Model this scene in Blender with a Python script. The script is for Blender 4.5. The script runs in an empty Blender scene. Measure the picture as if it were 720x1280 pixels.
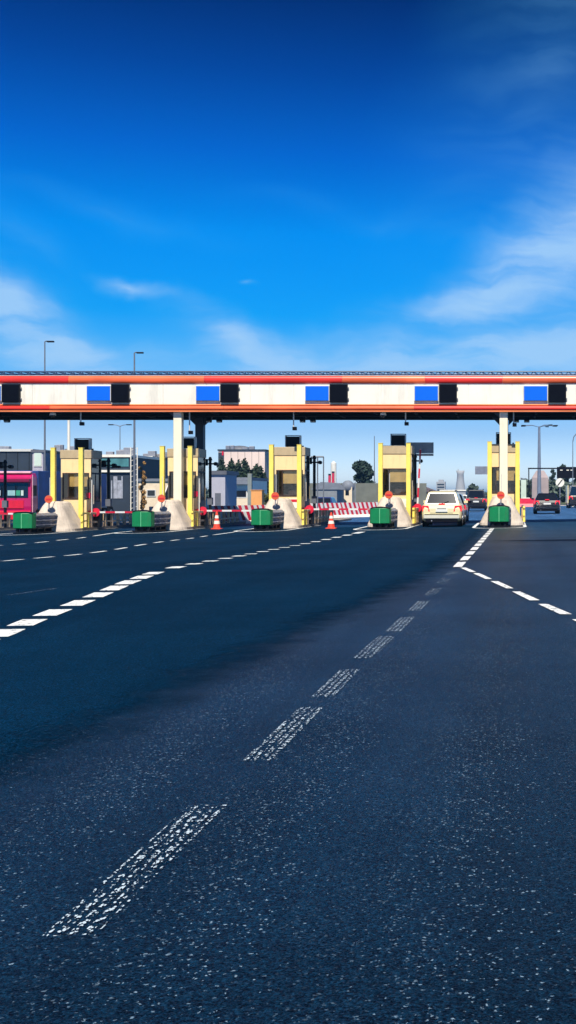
import bpy, bmesh, math, random
from mathutils import Vector, Matrix, noise
R = math.radians
random.seed(7)
S = bpy.context.scene
COL = S.collection
F = 1400.0; PX = 640.0; PY = 619.0; CH = 1.35

def gz(x): return 0.014 * max(-40.0, min(30.0, x))
def at(px, Z): return (px - PX) * Z / F                 # lateral metres of an image column at distance Z
def hz(py, Z): return CH + (PY - py) * Z / F            # height of an image row at distance Z
def G(px, py):                                          # point on the ground (with crossfall)
    Z = 14 * 135.0 / ((py - PY) - 0.014 * (PX - px))
    return at(px, Z), Z

# ------------------------------------------------------------------ materials
def new_mat(name):
    m = bpy.data.materials.new(name); m.use_nodes = True
    nt = m.node_tree; b = nt.nodes['Principled BSDF']
    return m, nt, b
def mat(name, col, rough=0.6, var=0.12, scale=3.0, metal=0.0, bump=0.0, bscale=40.0, emit=None, es=1.0, dirt=0.0, coat=0.0, spec=0.5):
    m, nt, b = new_mat(name); N = nt.nodes; L = nt.links
    tc = N.new('ShaderNodeTexCoord')
    nz = N.new('ShaderNodeTexNoise'); nz.inputs['Scale'].default_value = scale; nz.inputs['Detail'].default_value = 6
    L.new(tc.outputs['Object'], nz.inputs['Vector'])
    rp = N.new('ShaderNodeValToRGB')
    lo = tuple(c * (1 - var) for c in col) + (1,); hi = tuple(min(1, c * (1 + var)) for c in col) + (1,)
    rp.color_ramp.elements[0].color = lo; rp.color_ramp.elements[1].color = hi
    rp.color_ramp.elements[0].position = .3; rp.color_ramp.elements[1].position = .7
    L.new(nz.outputs['Fac'], rp.inputs['Fac'])
    out = rp.outputs['Color']
    if dirt > 0:
        n2 = N.new('ShaderNodeTexNoise'); n2.inputs['Scale'].default_value = scale * .7; n2.inputs['Detail'].default_value = 9; n2.inputs['Roughness'].default_value = .7
        mp = N.new('ShaderNodeMapping'); mp.inputs['Scale'].default_value = (3, 3, .5)
        L.new(tc.outputs['Object'], mp.inputs['Vector']); L.new(mp.outputs['Vector'], n2.inputs['Vector'])
        r2 = N.new('ShaderNodeValToRGB'); r2.color_ramp.elements[0].position = .52; r2.color_ramp.elements[1].position = .75
        r2.color_ramp.elements[0].color = (0, 0, 0, 1); r2.color_ramp.elements[1].color = (dirt, dirt, dirt, 1)
        L.new(n2.outputs['Fac'], r2.inputs['Fac'])
        mx = N.new('ShaderNodeMix'); mx.data_type = 'RGBA'
        L.new(r2.outputs['Color'], mx.inputs[0]); L.new(out, mx.inputs[6]); mx.inputs[7].default_value = (.09, .07, .055, 1)
        out = mx.outputs[2]
    L.new(out, b.inputs['Base Color'])
    b.inputs['Roughness'].default_value = rough; b.inputs['Metallic'].default_value = metal
    b.inputs['Coat Weight'].default_value = coat; b.inputs['Coat Roughness'].default_value = .08
    b.inputs['Specular IOR Level'].default_value = spec
    if bump > 0:
        n3 = N.new('ShaderNodeTexNoise'); n3.inputs['Scale'].default_value = bscale; n3.inputs['Detail'].default_value = 5
        L.new(tc.outputs['Object'], n3.inputs['Vector'])
        bp = N.new('ShaderNodeBump'); bp.inputs['Strength'].default_value = bump; bp.inputs['Distance'].default_value = .02
        L.new(n3.outputs['Fac'], bp.inputs['Height']); L.new(bp.outputs['Normal'], b.inputs['Normal'])
    if emit:
        b.inputs['Emission Color'].default_value = emit + (1,); b.inputs['Emission Strength'].default_value = es
    return m
def glass(name, tint=(.5, .55, .6), t=.7):
    m, nt, b = new_mat(name); N = nt.nodes; L = nt.links
    tr = N.new('ShaderNodeBsdfTransparent'); tr.inputs['Color'].default_value = tint + (1,)
    gl = N.new('ShaderNodeBsdfGlossy'); gl.inputs['Roughness'].default_value = .03
    lw = N.new('ShaderNodeLayerWeight'); lw.inputs['Blend'].default_value = .5
    pw = N.new('ShaderNodeMath'); pw.operation = 'POWER'; L.new(lw.outputs['Facing'], pw.inputs[0]); pw.inputs[1].default_value = 4
    fr = N.new('ShaderNodeMath'); fr.operation = 'MULTIPLY_ADD'; L.new(pw.outputs[0], fr.inputs[0]); fr.inputs[1].default_value = .9; fr.inputs[2].default_value = .04
    mx = N.new('ShaderNodeMixShader'); L.new(fr.outputs[0], mx.inputs[0]); L.new(tr.outputs[0], mx.inputs[1]); L.new(gl.outputs[0], mx.inputs[2])
    L.new(mx.outputs[0], N['Material Output'].inputs[0]); return m
def stripes(name, c1, c2, freq, slant, rough=.45, axis=0):
    m, nt, b = new_mat(name); N = nt.nodes; L = nt.links
    tc = N.new('ShaderNodeTexCoord'); sp = N.new('ShaderNodeSeparateXYZ'); L.new(tc.outputs['Object'], sp.inputs[0])
    a = N.new('ShaderNodeMath'); a.operation = 'MULTIPLY_ADD'; L.new(sp.outputs[2], a.inputs[0]); a.inputs[1].default_value = slant; L.new(sp.outputs[axis], a.inputs[2])
    f = N.new('ShaderNodeMath'); f.operation = 'MULTIPLY'; L.new(a.outputs[0], f.inputs[0]); f.inputs[1].default_value = freq
    g = N.new('ShaderNodeMath'); g.operation = 'FLOORED_MODULO'; L.new(f.outputs[0], g.inputs[0]); g.inputs[1].default_value = 1
    h = N.new('ShaderNodeMath'); h.operation = 'GREATER_THAN'; L.new(g.outputs[0], h.inputs[0]); h.inputs[1].default_value = .5
    nz = N.new('ShaderNodeTexNoise'); nz.inputs['Scale'].default_value = 5; L.new(tc.outputs['Object'], nz.inputs['Vector'])
    mx = N.new('ShaderNodeMix'); mx.data_type = 'RGBA'; L.new(h.outputs[0], mx.inputs[0])
    mx.inputs[6].default_value = c1 + (1,); mx.inputs[7].default_value = c2 + (1,)
    m2 = N.new('ShaderNodeMix'); m2.data_type = 'RGBA'; m2.blend_type = 'MULTIPLY'; m2.inputs[0].default_value = .25
    L.new(mx.outputs[2], m2.inputs[6]); L.new(nz.outputs['Color'], m2.inputs[7])
    L.new(m2.outputs[2], b.inputs['Base Color']); b.inputs['Roughness'].default_value = rough
    return m

def asphalt(name, c, chips, chipcol, rough, bigvar=.25, track=0.0, gloss=.5, edge=False):
    m, nt, b = new_mat(name); N = nt.nodes; L = nt.links
    tc = N.new('ShaderNodeTexCoord'); P = tc.outputs['Object']
    def nz(sc, det=4, vec=None, rg=.55):
        n = N.new('ShaderNodeTexNoise'); n.inputs['Scale'].default_value = sc; n.inputs['Detail'].default_value = det; n.inputs['Roughness'].default_value = rg
        L.new(vec or P, n.inputs['Vector']); return n.outputs['Fac']
    def ramp(src, p0, p1, c0, c1):
        r = N.new('ShaderNodeValToRGB'); r.color_ramp.elements[0].position = p0; r.color_ramp.elements[1].position = p1
        r.color_ramp.elements[0].color = c0; r.color_ramp.elements[1].color = c1; L.new(src, r.inputs['Fac']); return r.outputs['Color']
    def mul(a, bb, fac=1.0):
        x = N.new('ShaderNodeMix'); x.data_type = 'RGBA'; x.blend_type = 'MULTIPLY'; x.inputs[0].default_value = fac
        L.new(a, x.inputs[6]); L.new(bb, x.inputs[7]); return x.outputs[2]
    v = 1 - bigvar
    base = N.new('ShaderNodeRGB'); base.outputs[0].default_value = c + (1,)
    big = ramp(nz(.35, 5), .3, .7, (v, v, v, 1), (1 + bigvar,) * 3 + (1,))
    fine = ramp(nz(110, 4, None, .75), .36, .66, (.15, .15, .15, 1), (2.0, 2.0, 2.0, 1))
    mp = N.new('ShaderNodeMapping'); mp.inputs['Scale'].default_value = (1.3, .06, 1); L.new(P, mp.inputs['Vector'])
    tr = ramp(nz(1.0, 4, mp.outputs['Vector']), .35, .65, (1 - track,) * 3 + (1,), (1 + track,) * 3 + (1,))
    col = mul(mul(mul(base.outputs[0], big), fine), tr)
    # pale worn stones exposed in the binder
    wn = N.new('ShaderNodeTexNoise'); wn.inputs['Scale'].default_value = 55; wn.inputs['Detail'].default_value = 4; wn.inputs['Roughness'].default_value = .7; L.new(P, wn.inputs['Vector'])
    wv = N.new('ShaderNodeVectorMath'); wv.operation = 'MULTIPLY_ADD'; L.new(wn.outputs['Color'], wv.inputs[0]); wv.inputs[1].default_value = (.035, .035, 0); L.new(P, wv.inputs[2])
    vo = N.new('ShaderNodeTexVoronoi'); vo.inputs['Scale'].default_value = 85; vo.inputs['Randomness'].default_value = 1; L.new(wv.outputs[0], vo.inputs['Vector'])
    sc = N.new('ShaderNodeSeparateColor'); L.new(vo.outputs['Color'], sc.inputs[0])
    keep = N.new('ShaderNodeMath'); keep.operation = 'GREATER_THAN'; L.new(sc.outputs[0], keep.inputs[0])
    th = N.new('ShaderNodeMapRange'); L.new(nz(.9, 4), th.inputs['Value']); th.inputs[1].default_value = .3; th.inputs[2].default_value = .7
    th.inputs[3].default_value = 1.0 - chips * 1.9; th.inputs[4].default_value = 1.0 - chips * .5; L.new(th.outputs[0], keep.inputs[1])
    near = N.new('ShaderNodeMath'); near.operation = 'LESS_THAN'; L.new(vo.outputs['Distance'], near.inputs[0])
    rad = N.new('ShaderNodeMapRange'); L.new(sc.outputs[1], rad.inputs['Value']); rad.inputs[3].default_value = .08; rad.inputs[4].default_value = .42; L.new(rad.outputs[0], near.inputs[1])
    mm = N.new('ShaderNodeMath'); mm.operation = 'MULTIPLY'; L.new(keep.outputs[0], mm.inputs[0]); L.new(near.outputs[0], mm.inputs[1])
    p3 = N.new('ShaderNodeMath'); p3.operation = 'POWER'; L.new(sc.outputs[2], p3.inputs[0]); p3.inputs[1].default_value = 1.8
    m3 = N.new('ShaderNodeMath'); m3.operation = 'MULTIPLY'; L.new(mm.outputs[0], m3.inputs[0]); L.new(p3.outputs[0], m3.inputs[1])
    v5 = N.new('ShaderNodeTexVoronoi'); v5.inputs['Scale'].default_value = 120; L.new(wv.outputs[0], v5.inputs['Vector'])
    s5 = N.new('ShaderNodeSeparateColor'); L.new(v5.outputs['Color'], s5.inputs[0])
    col = mul(col, ramp(s5.outputs[0], .1, .95, (.15, .15, .17, 1), (2.4, 2.3, 2.1, 1)))
    mx = N.new('ShaderNodeMix'); mx.data_type = 'RGBA'; L.new(m3.outputs[0], mx.inputs[0]); L.new(col, mx.inputs[6]); mx.inputs[7].default_value = chipcol + (1,)
    L.new(mx.outputs[2], b.inputs['Base Color'])
    sg = mul(mul(mul(ramp(nz(150, 4, None, .8), .42, .68, (.05, .05, .05, 1), (1, 1, 1, 1)), big), tr), ramp(nz(.5, 6, None, .7), .3, .7, (.6, .6, .6, 1), (1, 1, 1, 1)))
    sm = N.new('ShaderNodeMath'); sm.operation = 'MULTIPLY'; L.new(sg, sm.inputs[0]); sm.inputs[1].default_value = gloss; L.new(sm.outputs[0], b.inputs['Specular IOR Level'])
    b.inputs['Roughness'].default_value = rough
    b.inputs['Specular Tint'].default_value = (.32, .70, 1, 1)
    # stone relief, in metres
    v2 = N.new('ShaderNodeTexVoronoi'); v2.inputs['Scale'].default_value = 110; v2.feature = 'SMOOTH_F1'; L.new(P, v2.inputs['Vector'])
    bp = N.new('ShaderNodeBump'); bp.invert = True; bp.inputs['Strength'].default_value = .35; bp.inputs['Distance'].default_value = .003
    L.new(v2.outputs['Distance'], bp.inputs['Height'])
    b2 = N.new('ShaderNodeBump'); b2.inputs['Strength'].default_value = .35; b2.inputs['Distance'].default_value = .004
    L.new(nz(160, 2), b2.inputs['Height']); L.new(bp.outputs['Normal'], b2.inputs['Normal']); L.new(b2.outputs['Normal'], b.inputs['Normal'])
    if edge:                                # the newer surfacing wears thin along its ragged edge
        uv = N.new('ShaderNodeUVMap'); uv.uv_map = 'edge'; su = N.new('ShaderNodeSeparateXYZ'); L.new(uv.outputs[0], su.inputs[0])
        ad = N.new('ShaderNodeMath'); ad.operation = 'MULTIPLY_ADD'; L.new(nz(2.2, 7, None, .65), ad.inputs[0]); ad.inputs[1].default_value = -.9; L.new(su.outputs[0], ad.inputs[2])
        a3 = N.new('ShaderNodeMath'); a3.operation = 'MULTIPLY_ADD'; L.new(nz(60, 3), a3.inputs[0]); a3.inputs[1].default_value = .25; L.new(ad.outputs[0], a3.inputs[2])
        mr = N.new('ShaderNodeMapRange'); mr.interpolation_type = 'SMOOTHSTEP'; L.new(a3.outputs[0], mr.inputs['Value']); mr.inputs[1].default_value = -.55; mr.inputs[2].default_value = .38
        t_ = N.new('ShaderNodeBsdfTransparent'); ms = N.new('ShaderNodeMixShader'); L.new(mr.outputs[0], ms.inputs[0]); L.new(t_.outputs[0], ms.inputs[1]); L.new(b.outputs[0], ms.inputs[2])
        L.new(ms.outputs[0], N['Material Output'].inputs[0])
    return m

def worn_paint(name, wear):
    """road paint; wear>0 leaves it only on the tops of the stones, in ribs"""
    m, nt, b = new_mat(name); N = nt.nodes; L = nt.links
    tc = N.new('ShaderNodeTexCoord'); P = tc.outputs['Object']
    b.inputs['Base Color'].default_value = (.78, .8, .8, 1) if wear <= 0 else (.45, .56, .66, 1); b.inputs['Roughness'].default_value = .55
    n = N.new('ShaderNodeTexNoise'); n.inputs['Scale'].default_value = 45; n.inputs['Detail'].default_value = 4; L.new(P, n.inputs['Vector'])
    gt = N.new('ShaderNodeMath'); gt.operation = 'GREATER_THAN'; L.new(n.outputs['Fac'], gt.inputs[0])
    if wear <= 0:
        gn = N.new('ShaderNodeTexNoise'); gn.inputs['Scale'].default_value = 5; gn.inputs['Detail'].default_value = 10; gn.inputs['Roughness'].default_value = .75; L.new(P, gn.inputs['Vector'])
        gr = N.new('ShaderNodeValToRGB'); gr.color_ramp.elements[0].position = .3; gr.color_ramp.elements[1].position = .55
        gr.color_ramp.elements[0].color = (.34, .38, .42, 1); gr.color_ramp.elements[1].color = (.78, .8, .8, 1); L.new(gn.outputs['Fac'], gr.inputs['Fac']); L.new(gr.outputs[0], b.inputs['Base Color'])
        gt.inputs[1].default_value = .38; fac = gt.outputs[0]
        n.inputs['Scale'].default_value = 14; n.inputs['Detail'].default_value = 9
    else:
        mp = N.new('ShaderNodeMapping'); mp.inputs['Scale'].default_value = (85, 48, 1)
        L.new(P, mp.inputs['Vector'])
        v = N.new('ShaderNodeTexVoronoi'); v.inputs['Scale'].default_value = 1.0; v.inputs['Randomness'].default_value = 1.0; L.new(mp.outputs['Vector'], v.inputs['Vector'])
        lt = N.new('ShaderNodeMath'); lt.operation = 'LESS_THAN'; L.new(v.outputs['Distance'], lt.inputs[0]); lt.inputs[1].default_value = .46
        gt.inputs[1].default_value = .40 + wear * .1
        sp = N.new('ShaderNodeSeparateXYZ'); L.new(P, sp.inputs[0])
        a = N.new('ShaderNodeMath'); a.operation = 'MULTIPLY'; a.inputs[1].default_value = 2 * math.pi / .042; 
        a0 = N.new('ShaderNodeMath'); a0.operation = 'MULTIPLY_ADD'; L.new(sp.outputs[1], a0.inputs[0]); a0.inputs[1].default_value = -.0152; L.new(sp.outputs[0], a0.inputs[2])
        L.new(a0.outputs[0], a.inputs[0])
        s = N.new('ShaderNodeMath'); s.operation = 'SINE'; L.new(a.outputs[0], s.inputs[0])
        s2 = N.new('ShaderNodeMath'); s2.operation = 'GREATER_THAN'; L.new(s.outputs[0], s2.inputs[0]); s2.inputs[1].default_value = -.35
        x1 = N.new('ShaderNodeMath'); x1.operation = 'MULTIPLY'; L.new(lt.outputs[0], x1.inputs[0]); L.new(gt.outputs[0], x1.inputs[1])
        x2 = N.new('ShaderNodeMath'); x2.operation = 'MULTIPLY'; L.new(x1.outputs[0], x2.inputs[0]); L.new(s2.outputs[0], x2.inputs[1])
        fac = x2.outputs[0]
    tr = N.new('ShaderNodeBsdfTransparent'); mx = N.new('ShaderNodeMixShader')
    L.new(fac, mx.inputs[0]); L.new(tr.outputs[0], mx.inputs[1]); L.new(b.outputs[0], mx.inputs[2])
    L.new(mx.outputs[0], N['Material Output'].inputs[0]); return m

M = dict(
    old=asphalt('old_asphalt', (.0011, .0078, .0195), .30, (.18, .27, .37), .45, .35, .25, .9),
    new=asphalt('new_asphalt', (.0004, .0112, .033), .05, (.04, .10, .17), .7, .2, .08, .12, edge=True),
    cream=mat('cream_panel', (.86, .64, .33), .45, .05, 2, dirt=.25),
    colcream=mat('pale_cream_paint', (.84, .76, .58), .4, .04, 2, dirt=.15),
    white=mat('white_panel', (.80, .77, .68), .4, .05, .8, dirt=.3),
    red=mat('red_band', (.66, .045, .02), .4, .45, .35),
    orange=mat('orange_band', (.72, .16, .05), .4, .3, .35),
    navy=mat('navy_steel', (.012, .022, .05), .5, .2),
    truss=mat('blue_truss', (.015, .045, .13), .45, .2),
    dark=mat('dark_metal', (.005, .006, .010), .5, .2, spec=.25),
    black=mat('black_plastic', (.003, .003, .006), .5, .2, spec=.15),
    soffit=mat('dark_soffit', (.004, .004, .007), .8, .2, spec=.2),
    yellow=mat('yellow_paint', (.86, .69, .13), .45, .08, 3, dirt=.22),
    concrete=mat('concrete', (.56, .48, .40), .85, .2, 2.2, bump=.4, bscale=14, dirt=.45),
    kerb=mat('kerb_concrete', (.26, .22, .19), .9, .2, 3, bump=.3, dirt=.5),
    green=mat('green_plastic', (.002, .19, .06), .45, .1, 3, dirt=.25),
    steel=mat('galvanised_steel', (.28, .29, .33), .45, .15, 4, metal=.55, dirt=.3),
    rust=mat('weathered_rail', (.82, .58, .36), .6, .25, 4, dirt=.15),
    disc=mat('orange_red_disc', (.62, .10, .035), .4, .05),
    signred=mat('sign_red', (.62, .015, .03), .4, .05),
    pinkred=mat('barrier_red', (.62, .012, .045), .4, .12),
    blue=mat('blue_sign_face', (.002, .125, .72), .5, .03, spec=.15),
    screen=mat('black_screen', (.002, .002, .005), .4, .1, spec=.1),
    lightframe=mat('light_frame', (.6, .6, .58), .4, .05),
    ocher=mat('ochre_blind', (.50, .32, .09), .7, .2, 2),
    brown=mat('dark_brown_panel', (.045, .022, .016), .6, .3, 3),
    interior=mat('booth_interior', (.20, .13, .07), .8, .2),
    glass=glass('clear_glass', (.94, .95, .96)),
    dglass=mat('dark_glass', (.008, .012, .02), .08, .1, spec=.6),
    greywall=mat('grey_wall', (.10, .11, .14), .6, .2, dirt=.3),
    tyre=mat('tyre_rubber', (.012, .012, .013), .85, .2),
    rim=mat('alloy_rim', (.35, .35, .37), .35, .1, metal=.8),
    tail=mat('tail_lamp', (.5, .01, .02), .2, .1, emit=(1, .02, .04), es=.5),
    amber=mat('amber_lamp', (.8, .25, .02), .3, .1),
    headl=mat('headlamp', (.7, .72, .75), .15, .05),
    plate=mat('number_plate_white', (.7, .7, .66), .4, .05),
    bark=mat('bark', (.06, .045, .035), .9, .3, 6, bump=.4),
    stripe=stripes('red_white_board', (.72, .72, .72), (.58, .02, .05), 1.8, .5),
    boom=stripes('red_white_boom', (.75, .75, .75), (.6, .01, .04), 1.1, 0),
    cone=mat('cone_orange', (.75, .06, .03), .5, .08),
    paint=worn_paint('road_paint', 0), wornpaint=worn_paint('worn_road_paint', 1), faintpaint=worn_paint('faint_road_paint', 1.7),
)

# ------------------------------------------------------------------ mesh builder
class MB:
    def __init__(s): s.bm = bmesh.new()
    def box(s, c, d, rz=0.0, rx=0.0):
        m = Matrix.Translation(c) @ Matrix.Rotation(rz, 4, 'Z') @ Matrix.Rotation(rx, 4, 'X') @ Matrix.Diagonal((d[0], d[1], d[2], 1))
        bmesh.ops.create_cube(s.bm, size=1, matrix=m); return s
    def b2(s, x0, x1, y0, y1, z0, z1): return s.box(((x0 + x1) / 2, (y0 + y1) / 2, (z0 + z1) / 2), (x1 - x0, y1 - y0, z1 - z0))
    def cyl(s, p, q, r, r2=None, n=14):
        p = Vector(p); q = Vector(q); d = q - p
        m = Matrix.Translation((p + q) / 2) @ d.to_track_quat('Z', 'Y').to_matrix().to_4x4()
        bmesh.ops.create_cone(s.bm, cap_ends=True, segments=n, radius1=r, radius2=r if r2 is None else r2, depth=d.length, matrix=m); return s
    def path(s, pts, r, n=10):
        for a, b in zip(pts, pts[1:]): s.cyl(a, b, r, n=n)
        return s
    def sph(s, c, r, sc=(1, 1, 1), n=12):
        bmesh.ops.create_uvsphere(s.bm, u_segments=n, v_segments=n // 2 + 2, radius=r, matrix=Matrix.Translation(c) @ Matrix.Diagonal((*sc, 1))); return s
    def poly(s, pts):
        s.bm.faces.new([s.bm.verts.new(p) for p in pts]); return s
    def loft(s, rings, caps=True):
        vs = [[s.bm.verts.new(p) for p in r] for r in rings]; n = len(vs[0])
        for a, b in zip(vs, vs[1:]):
            for i in range(n): s.bm.faces.new([a[i], a[(i + 1) % n], b[(i + 1) % n], b[i]])
        if caps: s.bm.faces.new(vs[0][::-1]); s.bm.faces.new(vs[-1])
        return s
    def prism(s, poly, y0, y1, plane='xz'):
        if plane == 'xz': return s.loft([[(a, y0, b) for a, b in poly], [(a, y1, b) for a, b in poly]])
        if plane == 'yz': return s.loft([[(y0, a, b) for a, b in poly], [(y1, a, b) for a, b in poly]])
        return s.loft([[(a, b, y0) for a, b in poly], [(a, b, y1) for a, b in poly]])
    def build(s, name, m, parent=None, loc=None, bevel=0.0, smooth=False, recalc=True):
        if recalc: bmesh.ops.recalc_face_normals(s.bm, faces=s.bm.faces)
        me = bpy.data.meshes.new(name); s.bm.to_mesh(me); s.bm.free()
        me.materials.append(m)
        if smooth:
            for p in me.polygons: p.use_smooth = True
        o = bpy.data.objects.new(name, me); COL.objects.link(o)
        if parent: o.parent = parent
        if loc: o.location = loc
        if bevel:
            b = o.modifiers.new('bevel', 'BEVEL'); b.width = bevel; b.segments = 2; b.limit_method = 'ANGLE'
        return o
def tag(o, label, cat, group=None, kind=None):
    if label: o['label'] = label
    if cat: o['category'] = cat
    if group: o['group'] = group
    if kind: o['kind'] = kind
    return o
def thing(name, label, cat, loc=(0, 0, 0), rz=0.0, group=None):
    o = bpy.data.objects.new(name, None); COL.objects.link(o); o.empty_display_size = .2
    o.location = loc; o.rotation_euler = (0, 0, rz); return tag(o, label, cat, group)
KIDS = {}
def dup(root, loc, label, rz=None):
    c = root.copy(); COL.objects.link(c); c.location = loc
    if rz is not None: c.rotation_euler = (0, 0, rz)
    c['label'] = label
    def rec(a, b):
        for ch in [o for o in COL.objects if o.parent == a]:
            d = ch.copy(); COL.objects.link(d); d.parent = b; rec(ch, d)
    rec(root, c); return c
def struct(o): o['kind'] = 'structure'; return o

# ------------------------------------------------------------------ ground and road
def sheet(pts, dz, name, m, step=2.0):
    """flat polygon (list of x,y) laid on the crossfall; x kinks only at -40 and 30"""
    b = MB(); b.poly([(x, y, gz(x) + dz) for x, y in pts]); return b
b = MB()
xs = [-4000, -40, 30, 4000]; ys = [-60, 250, 6000]
for i in range(3):
    for j in range(2):
        b.poly([(xs[i], ys[j], gz(xs[i])), (xs[i + 1], ys[j], gz(xs[i + 1])), (xs[i + 1], ys[j + 1], gz(xs[i + 1])), (xs[i], ys[j + 1], gz(xs[i]))])
bmesh.ops.remove_doubles(b.bm, verts=b.bm.verts, dist=.01)
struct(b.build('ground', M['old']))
seam = [(-2.45, -10), (-2.38, 4.5), (-2.35, 5.35), (-2.24, 7.1), (-2.12, 9.0), (-1.84, 12.3), (-1.55, 15.5), (-1.18, 20.6), (-1.02, 26), (-.9, 46), (-.9, 51)]
b = MB(); uvl = b.bm.loops.layers.uv.new('edge')
for i, ((x0, y0), (x1, y1)) in enumerate(zip(seam, seam[1:])):
    n = max(1, int((y1 - y0) / .25)) if y0 > 3 and y0 < 30 else 1
    for k in range(n):
        t0, t1 = k / n, (k + 1) / n
        def jit(y): return .035 * noise.noise(Vector((y * 1.3, 3.1, 0))) + .012 * noise.noise(Vector((y * 9, 1.1, 0)))
        ya = y0 + (y1 - y0) * t0; yb = y0 + (y1 - y0) * t1
        xa = x0 + (x1 - x0) * t0 + jit(ya); xb = x0 + (x1 - x0) * t1 + jit(yb)
        for l_, r_ in ((-40, -3), (-3, 0)):
            if l_ == -3: p = [(xa - 3, ya), (xa + .15, ya), (xb + .15, yb), (xb - 3, yb)]; uu = (3, -.15, -.15, 3)
            else: p = [(-40, ya), (xa - 3, ya), (xb - 3, yb), (-40, yb)]; uu = (9, 3, 3, 9)
            fc = b.bm.faces.new([b.bm.verts.new((x, y, gz(x) + .004)) for x, y in p])
            for lp_, u_ in zip(fc.loops, uu): lp_[uvl].uv = (u_, 0)
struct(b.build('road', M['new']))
struct(MB().poly([(x, y, gz(x) + .008) for x, y in [(-24, 56), (1.45 + .5, 56), (6.5, 56), (6.5, 134), (-24, 134)]]).build('road', asphalt('weathered_pale_asphalt', (.026, .075, .19), .1, (.2, .3, .4), .6, .2, .15, .4)))  # sunlit brightness of the road beyond the booths put into a paler colour
# cast shadow painted as a dark strip across the right hand lane
struct(MB().poly([(x, y, gz(x) + .004) for x, y in [(-.65, 33.2), (1.2, 32.3), (4.5, 32.2), (4.5, 34.2), (1.2, 33.6)]]).build('road_patch', asphalt('sealed_strip', (.0004, .0035, .014), .02, (.04, .08, .12), .6, .2, .05, .2)))  # road_patch and sealed_strip stand in for the cast shadow
# grass verge far beyond the plaza
grassm = mat('verge_grass', (.055, .075, .03), .95, .35, .6, bump=.5, bscale=8)
struct(MB().poly([(x, y, gz(x) + .01) for x, y in [(1.0, 150), (28, 150), (28, 600), (4, 600)]]).build('grass_verge', grassm))
struct(MB().b2(1.4, 30, 134, 134.5, gz(2), gz(2) + .14).build('kerb', M['concrete']))

# ------------------------------------------------------------------ lane markings
def strip_marking(quads, name, m, dz=.008):
    b = MB()
    for q in quads: b.poly([(x, y, gz(x) + dz) for x, y in q])
    return struct(b.build(name, m))
def poly_at(line, y):
    for (xa, ya), (xb, yb) in zip(line, line[1:]):
        if ya <= y <= yb: return xa + (xb - xa) * (y - ya) / (yb - ya)
    return line[-1][0] if y > line[-1][1] else line[0][0]
def dashes(line, segs, w, nsub=3):
    out = []
    for y0, y1 in segs:
        for k in range(nsub):
            a = y0 + (y1 - y0) * k / nsub; c = y0 + (y1 - y0) * (k + 1) / nsub
            xa, xc = poly_at(line, a), poly_at(line, c)
            out.append([(xa - w / 2, a), (xa + w / 2, a), (xc + w / 2, c), (xc - w / 2, c)])
    return out
def along(y0, y1, d, g):
    r = []; y = y0
    while y < y1: r.append((y, min(y + d, y1))); y += d + g
    return r
# worn line near the camera, then fresh paint towards the last island
lineA = [(-1.375, 3.3), (-1.335, 4.9), (-1.29, 7.2), (-1.235, 9.8), (-1.16, 12.6), (-1.09, 16.5), (-1.03, 21.4), (-.93, 30), (-.83, 42), (-.80, 46)]
strip_marking(dashes(lineA, [(3.46, 4.92), (5.75, 7.2), (7.55, 8.75), (9.35, 10.8), (11.2, 12.5), (13.2, 14.4)], .165, 6), 'worn_lane_marking', M['wornpaint'])
strip_marking(dashes(lineA, [(15.2, 16.4), (17.2, 18.3), (19.1, 20.1)], .165, 3), 'worn_lane_marking', M['faintpaint'])
strip_marking(dashes(lineA, along(21.2, 46, 1.55, .62), .17), 'lane_marking', M['paint'], .009)
# diagonal to the right
lineB = [G(*p) for p in [(722, 777), (693, 762), (656, 745.5), (627.5, 731.5), (603, 720.6), (585, 712.7)]]
qs = []
for p in [[(575, 710), (582.5, 710), (595.5, 715.5), (587.5, 715.5)], [(591, 717), (599, 717), (615.5, 724.3), (607, 724.3)], [(613, 727), (622.5, 727), (642, 736), (633, 736)],
          [(640, 740), (650, 740), (675, 751), (662, 751)], [(672.5, 755.7), (684.5, 755.7), (715, 768.5), (700, 768.5)], [(715, 775), (730, 775), (765, 791), (748, 791)]]:
    qs.append([G(*q) for q in p])
strip_marking(qs, 'lane_marking', M['paint'])
def ipx(line, x):
    for (xa, ya), (xb, yb) in zip(line, line[1:]):
        if xa <= x <= xb: return ya + (yb - ya) * (x - xa) / (xb - xa)
    return line[-1][1] if x > line[-1][0] else line[0][1]
def survey(line, spans, w):
    """outer ends of each dash -> centre-line ends on the road"""
    out = []
    for a, c in spans:
        Z = G(a, ipx(line, a))[1]; i = w * F / Z / 2
        if c - a < 2.4 * i: i = (c - a) * .42
        out.append((G(a + i, ipx(line, a + i))[1], G(c - i, ipx(line, c - i))[1]))
    return out
pC = [(-60, 815), (0, 794), (33.5, 779), (66.5, 766), (97.5, 754.5), (122, 744.5), (142, 736), (158, 729), (175, 723), (188, 718), (202, 713.7), (222, 709), (245, 704.8), (282, 698.3), (312, 693), (345, 686.5), (370, 682), (395, 677.3), (420, 672), (445, 666.8), (457, 664)]
lineC = [G(*p) for p in pC]
strip_marking(dashes(lineC, [(10.35, 11.0), (11.2, 11.85), (12.17, 12.82), (13.2, 13.95), (14.42, 15.2), (15.65, 16.45), (16.8, 17.7), (18.0, 18.85), (19.2, 19.95), (20.3, 20.95)] +
    survey(pC, [(206, 234), (231, 255), (252, 274), (272, 292), (289, 309), (305, 322), (320, 337), (334.5, 350), (348, 363), (361.5, 376), (374.5, 389), (387.5, 402), (400.5, 415), (413.5, 428), (426.5, 441), (439, 457)], .27), .29), 'lane_marking', M['paint'])
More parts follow.
